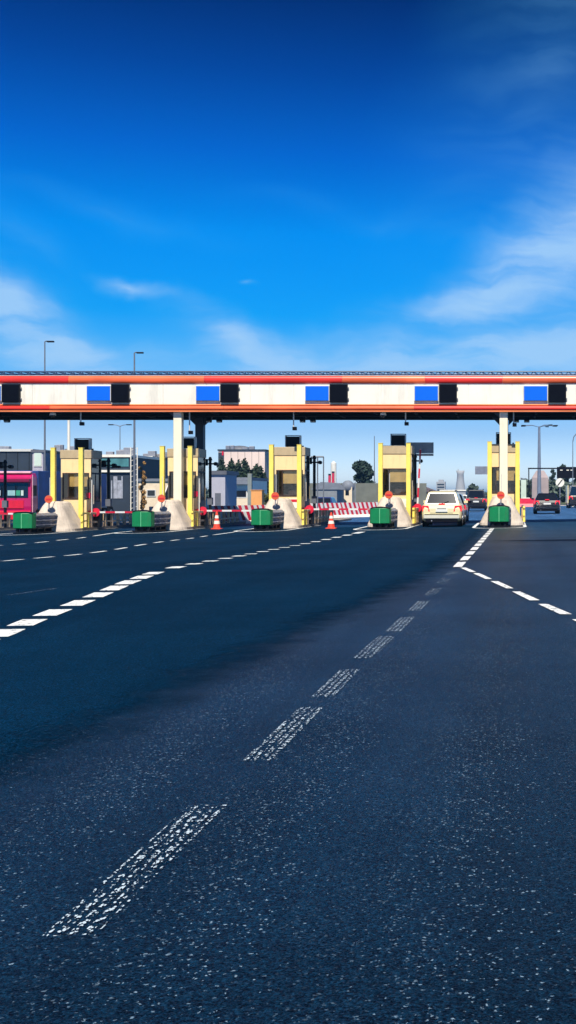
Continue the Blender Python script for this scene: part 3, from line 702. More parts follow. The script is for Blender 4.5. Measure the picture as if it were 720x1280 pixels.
# ------------------------------------------------------------------ cars
def lerp3(a, b, t): return tuple(a[i] + (b[i] - a[i]) * t for i in range(3))
def pane_on(q, u0, u1, v0, v1, off=.008):
    """quad q = bottom-left, bottom-right, top-right, top-left seen from outside"""
    def pt(u, v): return Vector(lerp3(lerp3(q[0], q[1], u), lerp3(q[3], q[2], u), v))
    p = [pt(u0, v0), pt(u1, v0), pt(u1, v1), pt(u0, v1)]
    nrm = (p[1] - p[0]).cross(p[3] - p[0]).normalized()
    f = MB(); f.loft([[tuple(a - nrm * .01) for a in p], [tuple(a + nrm * off) for a in p]]); return f
def car(name, label, cat, X, Z, rz, L, W, H, belt, yr, yf, dr, df, paint, lowtrim=None, rails=False, brake=False, rearbelt=None, group=None, plate=True):
    t = thing(name, label, cat, (X, Z, gz(X) + .006), rz, group)
    w = W / 2; rb = rearbelt or belt
    st = [(0.0, .9, .36, rb * .80), (.06, .96, .30, rb * .95), (.22, 1.0, .24, rb), (.9, 1.0, .22, max(rb, belt)), (L * .5, 1.0, .2, belt), (L - 1.25, 1.0, .22, belt * .99), (L - .9, .99, .22, belt * .93), (L - .3, .95, .24, belt * .82), (L - .05, .86, .3, belt * .68), (L, .8, .36, belt * .55)]
    rings = []
    for y, k, zb, zt in st:
        ww = w * k
        half = [(ww * .86, zb), (ww * .98, zb + .08), (ww, zb + (zt - zb) * .45), (ww * .985, zb + (zt - zb) * .75), (ww * .93, zt - .02), (ww * .86, zt)]
        rings.append([(x, y, z) for x, z in half] + [(-x, y, z) for x, z in half[::-1]])
    body = MB(); body.loft(rings); body = body.build('body', paint, t, smooth=False, bevel=.02)
    bw = w * .90; tw = w * .70
    B = [(-bw, yr, rb - .03), (bw, yr, rb - .03), (bw, yf, belt - .03), (-bw, yf, belt - .03)]
    T = [(-tw, yr + dr, H - .04), (tw, yr + dr, H - .04), (tw, yf - df, H - .04), (-tw, yf - df, H - .04)]
    T2 = [(-tw * .86, yr + dr + .12, H), (tw * .86, yr + dr + .12, H), (tw * .86, yf - df - .15, H), (-tw * .86, yf - df - .15, H)]
    cab = MB(); cab.loft([B, T, T2]); cab.build('roof', paint, t, bevel=.03)
    g = M['dglass']
    o = pane_on([B[0], B[1], T[1], T[0]], .07, .93, .12, .90); o.build('rear_window', g, t)
    o = pane_on([B[2], B[3], T[3], T[2]], .05, .95, .08, .94); o.build('windscreen', g, t)
    for q in ([B[1], B[2], T[2], T[1]], [B[3], B[0], T[0], T[3]]):
        sp = (.05, .33, .36, .62, .65, .93) if cat != 'hatchback' else (.05, .47, .51, .93)
        for a in range(0, len(sp), 2):
            pane_on(q, sp[a], sp[a + 1], .12, .88).build('side_window', g, t)
    for s in (-1, 1):
        zt_ = rb * .93; zl = rb * .68
        MB().loft([[(s * w * .60, -.012, zl), (s * w * .97, .05, zl), (s * w * .97, .05, zt_), (s * w * .66, .0, zt_)], [(s * w * .60, .15, zl), (s * w * 1.012, .30, zl), (s * w * 1.0, .30, zt_), (s * w * .66, .15, zt_)]]).build('tail_light', M['tail'], t)
        MB().loft([[(s * w * .5, L - .03, belt * .5), (s * w * .84, L - .07, belt * .5), (s * w * .84, L - .16, belt * .68), (s * w * .5, L - .12, belt * .68)], [(s * w * .5, L - .4, belt * .5), (s * w * .985, L - .5, belt * .5), (s * w * .96, L - .5, belt * .76), (s * w * .5, L - .4, belt * .72)]]).build('headlight', M['headl'], t)
        for y in (.78, L - .85):
            r = .32 if H < 1.7 else .37
            MB().cyl((s * (w - .06), y, r), (s * (w + .004), y, r), r + .05, n=24).build('wheel_arch', M['black'], t)
            wl = MB().cyl((s * (w - .21), y, r), (s * (w + .012), y, r), r, n=24).build('wheel', M['tyre'], t)
            MB().cyl((s * (w - .05), y, r), (s * (w + .02), y, r), r * .62, n=16).build('rim', M['rim'], wl)
        MB().loft([[(s * (w - .02), yf - .35, belt + .02), (s * (w + .16), yf - .38, belt + .03), (s * (w + .16), yf - .38, belt + .15), (s * (w - .02), yf - .35, belt + .13)], [(s * (w - .02), yf - .25, belt + .02), (s * (w + .13), yf - .25, belt + .03), (s * (w + .13), yf - .25, belt + .15), (s * (w - .02), yf - .25, belt + .13)]]).build('mirror', paint, t)
        if rails: MB().path([(s * tw * .93, yr + dr + .15, H - .02), (s * tw * .93, yr + dr + .3, H + .05), (s * tw * .93, yf - df - .5, H + .05), (s * tw * .93, yf - df - .3, H - .02)], .018, 8).build('roof_rail', M['dark'], t)
    bp = MB(); bp.b2(-w * .90, w * .90, -.06, .05, .36, .56); bp.build('rear_bumper', lowtrim or paint, t, bevel=.03)
    MB().b2(-w * .86, w * .86, -.066, -.05, .53, .56).build('bumper_strip', M['black'], t)
    MB().b2(-w * .8, w * .8, -.03, .1, .2, .36).build('underside', M['black'], t)
    if plate: MB().b2(-.26, .26, -.035, -.0, rb * .66, rb * .66 + .12).build('number_plate', M['plate'], t)
    MB().b2(-.14, .14, yr - .05 if yr < .25 else -.02, yr, rb * .98, rb * .98 + .045).build('brake_light', M['tail'], t)
    MB().b2(-.3, .3, L - .02, L + .012, .38, .55).build('grille', M['black'], t)
    MB().b2(-w * .58, w * .58, -.008, .03, rb * .60, rb * .60 + .012).build('tailgate_gap', M['black'], t)
    MB().b2(-.2, .2, -.02, .03, rb * .66 + .135, rb * .66 + .165).build('tailgate_handle', M['steel'], t)
    if rails: MB().path([(0, yr - .03, rb + .02), (.3, yr + .04, rb + .12)], .012, 6).build('rear_wiper', M['black'], t)
    MB().cyl((-w * .5, -.04, .27), (-w * .5, .15, .27), .03).build('exhaust', M['steel'], t)
    return t
P_ = dict(
    cream=mat('cream_car_paint', (.74, .65, .38), .25, .03, coat=.6), black=mat('black_car_paint', (.006, .006, .012), .25, .1, coat=.8), dred=mat('dark_red_paint', (.05, .006, .012), .25, .1, coat=.7),
    blue=mat('blue_car_paint', (.01, .025, .14), .25, .1, coat=.7), white=mat('white_van_paint', (.7, .7, .7), .3, .05, coat=.5), silver=mat('silver_bumper', (.62, .60, .50), .3, .05))
car('estate_car', 'cream white estate car with roof rails, rear seen, stopped at the fourth booth', 'car', at(552, 49), 49, 0, 4.4, 1.74, 1.55, 1.0, .10, 3.35, .28, .75, P_['cream'], P_['silver'], True, True)
car('dark_car', 'dark red car just ahead of the cream estate, mostly hidden', 'car', at(561, 57.3), 57.3, 0, 4.3, 1.74, 1.45, .95, .3, 3.2, .45, .8, P_['dred'])
car('suv', 'tall black SUV driving away left of the rightmost booth', 'car', at(595, 99), 99, 0, 4.6, 1.86, 1.88, 1.15, .08, 3.6, .22, .65, P_['black'], None, True)
car('saloon_car', 'black saloon driving away right of the rightmost booth', 'car', at(684, 78), 78, 0, 4.5, 1.78, 1.45, .96, .75, 3.3, .55, .8, P_['black'], None, False, False, 1.0)
car('blue_car', 'dark blue car behind the striped barriers left of the tree', 'car', at(403, 92), 92, 0, 4.2, 1.7, 1.4, .9, .3, 3.2, .4, .8, P_['blue'])
car('blue_car', 'dark blue car cut off by the right edge of the frame', 'car', 2.93, 30.6, 0, 4.2, 1.7, 1.45, .9, .3, 3.2, .4, .8, P_['blue'])
car('white_car', 'small white car far beyond the black SUV', 'car', at(577, 150), 150, 0, 4.3, 1.75, 1.5, .9, .2, 3.2, .35, .8, P_['white'])
o = car('van', 'tall dark van with pale side at the right edge below the black sign', 'van', at(724, 108), 108, 0, 5.5, 2.0, 2.2, 1.25, .04, 4.6, .1, .7, P_['black'])
MB().b2(-1.12, -1.04, -.05, 4.0, .5, 2.2).build('side_panel', P_['cream'], o)
o = car('van', 'white van behind the yellow post left of the second booth', 'van', at(214, 76), 76, R(180), 5.2, 2.0, 2.4, 1.25, .04, 4.4, .1, .8, P_['white']); o.location.y += 5

# ------------------------------------------------------------------ pink lorry
pink = mat('magenta_paint', (.42, .006, .10), .3, .1, coat=.4); pinkw = mat('pale_pink', (.8, .45, .55), .4, .1)
lx = at(12, 63.5); t = thing('lorry', 'magenta lorry facing the camera with a navy box trailer, far left', 'lorry', (lx, 63.5, gz(lx) + .006))
w = 1.22
MB().loft([[(a * w * k, y, z) for a, y in ((-1, f), (1, f), (1, .9), (-1, .9))] for k, f, z in ((1, .06, .5), (1, .0, 1.1), (1, .02, 1.6), (.97, .12, 2.6), (.96, .16, 2.78), (.9, .4, 3.0))]).build('cab', pink, t, bevel=.03)
ws = pane_on([(-w, .015, 1.58), (w, .015, 1.58), (w * .97, .105, 2.48), (-w * .97, .105, 2.48)], .05, .93, .04, .94, .03); ws = ws.build('windscreen', M['dglass'], t)
for x0_, x1_, c_ in ((-.95, -.5, (.5, .55, .6)), (-.1, .35, (.25, .45, .5)), (.38, .62, (.03, .28, .18)), (.66, .8, (.5, .6, .6))):
    MB().b2(x0_, x1_, -.035, -.022, 1.72, 2.02).build('sun_shade', mat('shade_cloth', c_, .6, .2), ws)
for x_ in (-.45, .36): MB().b2(x_ - .02, x_ + .02, -.06, -.04, 1.6, 2.3).build('wiper', M['black'], t)
MB().b2(-w * .95, w * .95, -.12, .12, 2.50, 2.66).build('sun_visor', mat('dark_magenta', (.18, .006, .05), .4), t)
MB().b2(-w * .9, w * .9, .22, .5, 2.985, 3.10).build('roof_deflector', pinkw, t, bevel=.03)
MB().b2(-w * .98, w * .98, -.06, .1, .35, .85).build('bumper', M['pinkred'], t, bevel=.03)
MB().b2(-.8, .8, -.03, .02, 1.0, 1.45).build('grille', M['pinkred'], t)
for s in (-1, 1):
    MB().b2(s * w * .88 - .14, s * w * .88 + .14, -.085, -.061, .5, .72).build('headlight', M['headl'], t)
    MB().b2(s * (w + .16) - .09, s * (w + .16) + .09, .1, .18, 1.7, 2.3).build('mirror', M['dark'], t)
    for y in (1.0, 5.5, 11.5, 12.7):
        wl = MB().cyl((s * (w - .3), y, .5), (s * (w + .0), y, .5), .5, n=24).build('wheel', M['tyre'], t)
        MB().cyl((s * (w - .1), y, .5), (s * (w + .012), y, .5), .28, n=16).build('rim', M['rim'], wl)
MB().b2(w + .003, w + .03, .15, .19, .6, 2.9).build('corner_trim', pinkw, t)
nv = mat('navy_curtain', (.015, .06, .26), .5, .3, 1.5)
MB().b2(-1.235, 1.235, .95, 11.8, .9, 3.15).build('trailer', nv, t, bevel=.02)
MB().b2(-1.1, 1.1, .95, 13.4, .6, .88).build('chassis', M['dark'], t)
MB().b2(1.24, 1.27, 1.1, 11.8, .9, 1.0).build('side_rail', M['steel'], t)

# ------------------------------------------------------------------ street lamps and masts
lm = mat('lamp_post_metal', (.13, .15, .19), .5, .15)
def lamp(px, ytop, Z, label, kind='single', r=.09, m=None, base=0):
    X = at(px, Z); g = gz(X); H = hz(ytop, Z) - g; m = m or lm
    t = thing('street_lamp', label, 'street lamp', (X, Z, g), group=None)
    MB().cyl((0, 0, 0), (0, 0, H), r, r * .5, 12).build('pole', m, t)
    MB().cyl((0, 0, 0), (0, 0, .5), r * 1.5, r * 1.4, 12).build('base', M['concrete'], t)
    if kind == 'single':
        MB().path([(0, 0, H), (.15, 0, H + .05), (.35, 0, H + .02)], .04).build('arm', m, t)
        MB().box((.45, 0, H), (.55, .22, .12)).build('lamp_head', M['dark'], t, bevel=.03)
    elif kind == 'double':
        for s in (-1, 1):
            MB().path([(0, 0, H - .1), (s * .35, 0, H + .05), (s * .8, 0, H + .12)], .04).build('arm', m, t)
            MB().box((s * 1.05, 0, H + .1), (.6, .22, .12)).build('lamp_head', M['dark'], t, bevel=.03)
    elif kind == 'ring':
        for i, a in enumerate((200, 160, 20, -15, -50, 60)):
            c, s = math.cos(R(a)), math.sin(R(a)); d = 2.0
            MB().path([(0, 0, H - .1), (c * d * .5, s * d * .5, H + .15), (c * d, s * d, H + .1)], .035).build('arm', m, t)
            MB().box((c * (d + .25), s * (d + .25), H + .08), (.6, .26, .13), R(a)).build('lamp_head', M['dark'], t, bevel=.03)
    elif kind == 'curve':
        MB().path([(0, 0, H), (.1, 0, H + .5), (.4, 0, H + .85), (.9, 0, H + 1.0)], .05).build('arm', m, t)
        MB().box((1.2, 0, H + 1.0), (.6, .22, .12)).build('lamp_head', M['dark'], t, bevel=.03)
    return t
lamp(56, 427, 88, 'tall slim street lamp rising above the canopy, farthest left', r=.09)
lamp(168, 441, 90, 'tall slim street lamp rising above the canopy between the first two booths', r=.11)
lamp(150, 532, 130, 'street lamp with two heads above the dark glass building', 'double', r=.08)
lamp(674, 533, 150, 'high mast with a ring of lamps right of the rightmost booth', 'ring', r=.30, m=mat('grey_blue_mast', (.16, .20, .28), .5))
lamp(716, 552, 120, 'curved street lamp at the right edge of the frame', 'curve', r=.07)
lamp(468, 545, 150, 'thin grey mast left of the fourth booth', 'none', r=.09)
t = thing('flagpole', 'plain white mast without a flag left of the leftmost booth\'s roof box', 'mast', (at(86, 92), 92, gz(at(86, 92))))
MB().cyl((0, 0, 0), (0, 0, 9.5), .14, .1).build('pole', M['white'], t); MB().sph((0, 0, 9.55), .13).build('finial', M['white'], t, smooth=True)
t = thing('lattice_mast', 'white lattice mast with ladder beside the slim street lamp', 'mast', (at(163.5, 95), 95, gz(at(163.5, 95))))
H = hz(560, 95) + .5
for dx in (0, .55): MB().cyl((dx, 0, 0), (dx, 0, H), .045).build('upright', M['white'], t)
b = MB()
for i in range(int(H / .45)): b.cyl((0, 0, .2 + i * .45), (.55, 0, .42 + i * .45), .02, n=6)
b.build('lattice', M['white'], t)
t = thing('portal_frame', 'thin grey metal portal frame right of the middle booth', 'frame', (at(397, 66), 66, gz(at(397, 66))))
H = hz(574, 66) + .3
for dx in (0, .35): MB().cyl((dx, 0, 0), (dx, 0, H), .035).build('upright', lm, t)
MB().cyl((-.4, 0, H), (.35, 0, H), .045).build('crossbar', lm, t)

# ------------------------------------------------------------------ right background: gantry, round sign, pale block
t = thing('sign_gantry', 'thin dark gantry carrying a wide black electronic sign at the right', 'gantry', (at(661, 140), 140, gz(2)))
z1 = hz(585, 140); z0 = hz(598, 140)
MB().cyl((0, 0, 0), (0, 0, z1), .07).build('post', M['dark'], t)
MB().cyl((8.2, 0, 0), (8.2, 0, z1), .07).build('post', M['dark'], t)
MB().b2(-.1, 8.3, -.07, .07, z1 - .16, z1).build('beam', M['dark'], t)
bd = MB().b2(3.5, 8.1, -.35, -.1, z0, z1 + .1).build('sign_board', M['black'], t)
b = MB()
for x in (3.9, 4.7, 5.2, 6.0, 6.5, 7.2): b.b2(x, x + .3, -.37, -.352, z1 - .35, z1 - .25)
b.build('white_dashes', M['white'], bd)
t = thing('round_sign', 'round white end of restriction sign with a black diagonal bar', 'traffic sign', (at(700, 88), 88, gz(at(700, 88))))
z = hz(604, 88)
MB().cyl((0, 0, z), (0, .03, z), .34, n=28).build('disc', M['white'], t)
b = MB(); b.bm.clear()
m4 = Matrix.Translation((0, -.012, z)) @ Matrix.Rotation(R(-52), 4, 'Y'); bmesh.ops.create_cube(b.bm, size=1, matrix=m4 @ Matrix.Diagonal((.62, .014, .07, 1)))
b.build('bar', M['black'], t)
MB().cyl((0, .06, 0), (0, .06, z + .3), .035).build('post', M['steel'], t)
t = thing('red_barrier_block', 'bright red plastic road barrier right of the rightmost booth', 'barrier', (at(659, 128), 128, gz(2)))
MB().loft([[(-.95, -.3, 0), (.95, -.3, 0), (.95, .3, 0), (-.95, .3, 0)], [(-.95, -.16, .35), (.95, -.16, .35), (.95, .16, .35), (-.95, .16, .35)], [(-.95, -.1, .95), (.95, -.1, .95), (.95, .1, .95), (-.95, .1, .95)]]).build('shell', M['pinkred'], t)
MB().b2(-.5, .3, -.08, .08, .955, 1.05).build('reflector', M['white'], t)  # white highlight along the barrier top put in as a solid bar

# ------------------------------------------------------------------ buildings
def building(name, label, x0, x1, ytop, Z, D, m, roofm=None, wins=(), cat='building', parts=()):
    """x0,x1,ytop: front face corners at distance Z; walls, roof, windows"""
    X0, X1 = at(x0, Z), at(x1, Z); g = gz((X0 + X1) / 2); H = hz(ytop, Z) - g
    t = thing(name, label, cat, ((X0 + X1) / 2, Z, g - .02)); hw = (X1 - X0) / 2
    MB().b2(-hw, hw, 0, D, 0, H - .25).build('wall', m, t)
    MB().b2(-hw - .12, hw + .12, -.12, D + .12, H - .249, H).build('roof', roofm or M['lightframe'], t)
    for (a, c, ya, yb, mm, nm) in wins:
        xa = at(a, Z) - (X0 + X1) / 2; xb = at(c, Z) - (X0 + X1) / 2; za = hz(yb, Z) - g; zb = hz(ya, Z) - g
        f = MB().b2(xa, xb, -.06, .02, za, zb).build(nm, M['lightframe'] if nm == 'window' else mm, t)
        if nm == 'window': MB().b2(xa + .08, xb - .08, -.075, -.061, za + .08, zb - .08).build('pane', mm, f)
    return t, hw, H
slate = mat('slate_cladding', (.018, .03, .05), .6, .3, .5); palegreen = mat('pale_green_glazing', (.55, .66, .58), .3, .1, 1); lil = mat('lilac_render', (.40, .38, .46), .7, .1)
teal = mat('teal_glazing', (.06, .2, .22), .25, .4, .8); beige = mat('beige_render', (.55, .46, .40), .8, .1); crm = mat('cream_render', (.70, .58, .42), .8, .08); bluegrey = mat('blue_grey_render', (.16, .19, .30), .7, .15)  # blue_grey_render is the shade on the beige block's right wall
pinkwall = mat('pinkish_render', (.72, .58, .52), .8, .06, .3, dirt=.1); greyr = mat('grey_roofing', (.16, .18, .22), .8, .15)
building('warehouse', 'dark slate warehouse behind the magenta lorry', -90, 40, 561, 112, 14, slate, M['lightframe'])
building('glazed_annex', 'narrow pale green glazed block right of the dark warehouse', 40.6, 54, 562, 108, 9, lil, M['greywall'], [(42.5, 52.5, 565, 583, palegreen, 'window')])
building('office_block', 'pale lilac office block behind the leftmost yellow posts', 55, 82, 563.5, 116, 9, lil, M['lightframe'], [(58, 62, 570, 580, M['dglass'], 'window'), (70, 75, 570, 580, M['dglass'], 'window')])
t, hw, H = building('station_building', 'service building with teal upper glazing over a dark glass front', 120, 162, 568, 110, 10, slate, M['white'], [(121, 161, 573, 583, teal, 'glazing')])
z = hz(585, 110) + .25; MB().b2(-hw - .1, hw + .1, -.2, .0, z - .1, z + .12).build('ledge', M['white'], t)
cur = mat('pale_curtain', (.30, .32, .38), .8, .3)
for i, xx in enumerate((132, 139, 142, 147, 152)):
    xa = at(xx, 110) - (at(120, 110) + at(162, 110)) / 2
    MB().b2(xa, xa + (.38 if i in (2, 3) else .12), -.05, .01, 1.6, z - .5 - (i % 2) * .4).build('mullion', cur, t)
building('flat_roofed_block', 'beige flat-roofed block behind the lattice mast', 170, 190, 570, 150, 12, beige, M['white'])
building('side_block', 'blue grey shaded right side of the beige block, built as a separate block', 190.5, 202, 571.5, 151, 10, bluegrey, M['greywall'], [(192, 196, 582, 588, M['dglass'], 'window')])  # shade on the beige block's right wall put into a blue grey colour
building('bungalow', 'low cream house with one window left of the second booth', 173, 214, 598, 100, 8, crm, greyr, [(183.5, 195, 611.5, 620.5, M['dglass'], 'window')])
building('utility_block', 'plain grey utility block with a dark door right of the signal post', 264, 281.5, 588, 72, 3, mat('grey_render', (.38, .38, .45), .8, .05), M['greywall'], [(269, 276, 616, 641, M['greywall'], 'door')])
t, hw, H = building('factory_hall', 'large pale pink hall behind the dark conifers', 273, 331, 561.5, 185, 25, pinkwall, slate, [(277.5, 279.5, 563.5, 569, M['pinkred'], 'logo_stripe')])
MB().sph((-1.8, 6, H), 1.6, (1.4, 1, .55)).build('roof_vent', M['greywall'], t, smooth=True)
MB().b2(-hw - .02, -hw + .9, -.03, .0, 0, H - .5).build('corner_panel', slate, t)
t, hw, H = building('low_office', 'low white office with dark window strip below the conifers', 281.5, 312, 596.5, 98, 7, M['white'], greyr, [(283, 309, 612, 622, M['dglass'], 'window')])
MB().b2(-hw, hw, -.5, -.13, H - .6, H - .26).build('canopy', greyr, t)
MB().b2(-hw + .05, hw - .05, -.09, -.07, .1, hz(622.5, 98) - gz(-24)).build('tan_base', crm, t)
t = thing('concrete_pillar', 'square grey concrete pillar right of the low white office', 'pillar', (at(312.5, 94), 94, gz(at(312, 94))))
MB().b2(-.17, .17, -.17, .17, 0, hz(592, 94) + .3).build('shaft', mat('grey_green_concrete', (.2, .23, .22), .8), t, bevel=.02)
t = thing('orange_kiosk', 'small orange box kiosk left of the middle booth', 'kiosk', (at(320.5, 86), 86, gz(at(320, 86))))
og = mat('orange_panel', (.75, .33, .10), .6, .08); MB().b2(-.42, .42, 0, .9, .1, hz(613, 86) + .27).build('cabinet', og, t, bevel=.02); MB().b2(-.46, .46, -.04, .94, hz(613, 86) + .272, hz(613, 86) + .32).build('lid', og, t); MB().b2(-.4, .4, .02, .88, 0, .1).build('plinth', M['dark'], t)
nb = mat('grey_green_wall', (.14, .15, .13), .85, .2, .8, dirt=.2)
t = thing('noise_wall', 'long grey green noise wall behind the striped barriers', 'wall', (0, 140, 0))
b = MB(); x = at(384, 140)
while x < at(520, 140): b.b2(x, x + 2.9, 0, .2, -.4, hz(604, 140)); x += 3.0
b.build('panel', nb, t)
b = MB(); x = at(384, 140) - .08
while x < at(522, 140): b.b2(x, x + .14, -.05, .25, -.4, hz(603, 140)); x += 3.0
b.build('post', greyr, t)
t = thing('grey_shed', 'grey shed with a shallow roof right of the portal frame', 'shed', (at(406, 120), 120, gz(-20)))
MB().b2(-1.3, 1.3, 0, 5, 0, hz(611, 120) + .2).build('wall', mat('shed_grey', (.2, .22, .24), .8), t)
MB().prism([(-1.5, hz(611, 120) + .2), (1.5, hz(611, 120) + .2), (.8, hz(603, 120) + .25), (-.4, hz(602, 120) + .25)], -.1, 5.1).build('roof', greyr, t)
t = thing('cream_turret', 'small cream turret with a grey dome roof behind the noise wall gap', 'kiosk', (at(434, 126), 126, gz(-18)))
MB().b2(-.55, .55, 0, 1.1, 0, hz(608, 126) + .2).build('wall', crm, t); MB().sph((0, .55, hz(608, 126) + .2), .75, (1, 1, 1.0)).build('dome', greyr, t, smooth=True)
MB().b2(-.2, .2, -.03, 0, 1.6, 2.3).build('window', M['dglass'], t)
def roof_units(t, hw, H, spots):
    for x, y, w_, h_ in spots: MB().b2(x, x + w_, y, y + w_ * .7, H + .002, H + h_).build('roof_unit', M['steel'], t, bevel=.03)
for t in [o for o in COL.objects if o.get('category') == 'building' and o.parent is None]:
    nm = t.name.split('.')[0]
    if nm not in ('warehouse', 'flat_roofed_block', 'factory_hall', 'station_building', 'office_block', 'side_block'): continue
    wl = [c for c in COL.objects if c.parent == t and c.name.startswith('wall')][0]; hw = max(v.co.x for v in wl.data.vertices); H = max(v.co.z for v in wl.data.vertices) + .25
    rd = random.Random(len(nm)); roof_units(t, hw, H, [(rd.uniform(-hw * .85, hw * .6), rd.uniform(1, 4), rd.uniform(.5, 1.1), rd.uniform(.3, .8)) for _ in range(4)])
    if nm in ('warehouse', 'factory_hall', 'flat_roofed_block'):
        b = MB(); x = -hw + .9
        while x < hw: b.b2(x, x + .05, -.03, -.001, 0, H - .26); x += 1.15
        b.build('cladding_seam', M['greywall'] if nm != 'warehouse' else M['dark'], t)
# distant chimneys and towers
fw = mat('tower_concrete', (.35, .36, .38), .8, .08, .1); fr = stripes('chimney_stripes', (.55, .05, .08), (.6, .55, .55), .08, 1.0, axis=1)
for px, yt, lab in ((412, 594, 'shorter red striped chimney left of its twin on the horizon'), (416.5, 591, 'taller red striped chimney on the horizon')):
    X = at(px, 520); t = thing('chimney', lab, 'chimney', (X, 520, gz(X)), group='two red chimneys on the horizon')
    MB().cyl((0, 0, 0), (0, 0, hz(yt, 520) + .5), .75, .6).build('stack', M['pinkred'], t); MB().cyl((0, 0, hz(yt, 520) + .5), (0, 0, hz(yt, 520) + 1.2), .65, .65).build('rim', M['dark'], t)
t = thing('silo', 'pale white silo tower fading behind the red chimneys', 'silo', (at(417, 560), 560, -.5))
MB().cyl((0, 0, 0), (0, 0, hz(578, 560)), 1.5, 1.4, 20).build('shell', M['white'], t); MB().cyl((0, 0, hz(578, 560)), (0, 0, hz(575, 560)), 1.45, .2, 20).build('cap', M['white'], t)
t = thing('tower_block', 'squat hazy grey tower block on the horizon above the cream estate', 'tower', (at(551, 700), 700, -.5))
MB().b2(-2.8, 2.8, 0, 6, 0, hz(601, 700)).build('wall', fw, t); MB().b2(-1.6, 1.6, 1, 4, hz(601, 700), hz(598.5, 700)).build('roof_house', fw, t); 
b = MB()
for i in range(4): b.b2(-2.2, 2.2, -.1, 0, 3 + i * 1.7, 3.9 + i * 1.7)
b.build('window_strip', M['dglass'], t)
t = thing('cooling_tower', 'tall hazy tower with a flared top on the horizon', 'tower', (at(575.5, 760), 760, -.5))
MB().loft([[(r * math.cos(2 * math.pi * i / 20), r * math.sin(2 * math.pi * i / 20), z) for i in range(20)] for r, z in ((4.2, 0), (3.3, 6), (2.5, 12), (2.2, 16), (2.9, 18.5))]).build('shell', fw, t, smooth=True)
MB().b2(-1.8, -1.2, -.3, .3, 18.5, 19.6).build('aerial', fw, t)
t = thing('white_hall', 'long low white hall roof on the horizon between the towers', 'building', (at(570, 420), 420, -.4))
MB().b2(-6, 3.6, 0, 12, 0, hz(612.5, 420)).build('wall', fw, t); MB().b2(-6.2, 3.8, -.3, 12.3, hz(612.5, 420), hz(611.5, 420) + .2).build('roof', M['white'], t)
t = thing('gabled_house', 'brownish gabled roof between the fourth booth and the hazy towers', 'house', (at(527, 170), 170, -.3))
MB().b2(-2.2, 2.2, 0, 8, 0, hz(612, 170)).build('wall', nb, t); MB().prism([(-2.4, hz(612, 170)), (2.5, hz(613, 170)), (.2, hz(606, 170)), (-2.4, hz(603, 170))], -.2, 8.2).build('roof', mat('brown_roof', (.12, .09, .10), .8, .2), t)
t = thing('tent_hall', 'pinkish tapered block at the foot of the high mast', 'building', (at(675, 165), 165, 0))
MB().loft([[(-1.2, 0, 0), (1.3, 0, 0), (1.3, 3, 0), (-1.2, 3, 0)], [(-1.15, 0, hz(597, 165)), (1.25, 0, hz(597, 165)), (1.25, 3, hz(597, 165)), (-1.15, 3, hz(597, 165))], [(-.5, .5, hz(588, 165)), (.6, .5, hz(588, 165)), (.6, 2, hz(588, 165)), (-.5, 2, hz(588, 165))]]).build('wall', mat('pink_grey_stone', (.33, .27, .28), .8, .15, .6), t)
MB().b2(-.4, .4, -.05, 0, 0, 1.8).build('door', greyr, t)

# ------------------------------------------------------------------ vegetation
def leafmat(name, c, var=.5):
    m, nt, b = new_mat(name); N = nt.nodes; L = nt.links
    ge = N.new('ShaderNodeNewGeometry'); rp = N.new('ShaderNodeValToRGB')
    rp.color_ramp.elements[0].color = tuple(x * (1 - var) for x in c) + (1,); rp.color_ramp.elements[1].color = tuple(x * (1 + var) for x in c) + (1,)
    L.new(ge.outputs['Random Per Island'], rp.inputs['Fac']); L.new(rp.outputs['Color'], b.inputs['Base Color'])
    b.inputs['Roughness'].default_value = .7; b.inputs['Specular IOR Level'].default_value = .2; return m
LM = dict(conifer=leafmat('conifer_needles', (.018, .035, .022)), dark=leafmat('dark_leaves', (.022, .042, .035)), autumn=leafmat('autumn_leaves', (.30, .17, .06)), olive=leafmat('olive_leaves', (.09, .10, .035)), grey=leafmat('grey_green_leaves', (.06, .085, .07)))
def leaves(blobs, n, size, seed):
    rd = random.Random(seed); b = MB(); bm = b.bm
    tot = sum(r[3] ** 2 for r in blobs)
    for (cx, cy, cz, r, sz) in blobs:
        for _ in range(int(n * r * r / tot)):
            while 1:
                v = Vector((rd.uniform(-1, 1), rd.uniform(-1, 1), rd.uniform(-1, 1)))
                if v.length <= 1 and v.length > .35: break
            v *= (1 + .25 * noise.noise(v * 2.5 + Vector((cx, cy, cz))))
            c = Vector((cx + v.x * r, cy + v.y * r, cz + v.z * r * sz)); s = size * rd.uniform(.5, 1.3)
            u = Vector((rd.gauss(0, 1), rd.gauss(0, 1), rd.gauss(0, 1))).normalized(); w_ = u.orthogonal().normalized() * s * .6; u = u * s
            bm.faces.new([bm.verts.new(c - u), bm.verts.new(c + w_), bm.verts.new(c + u), bm.verts.new(c - w_)])
    return b
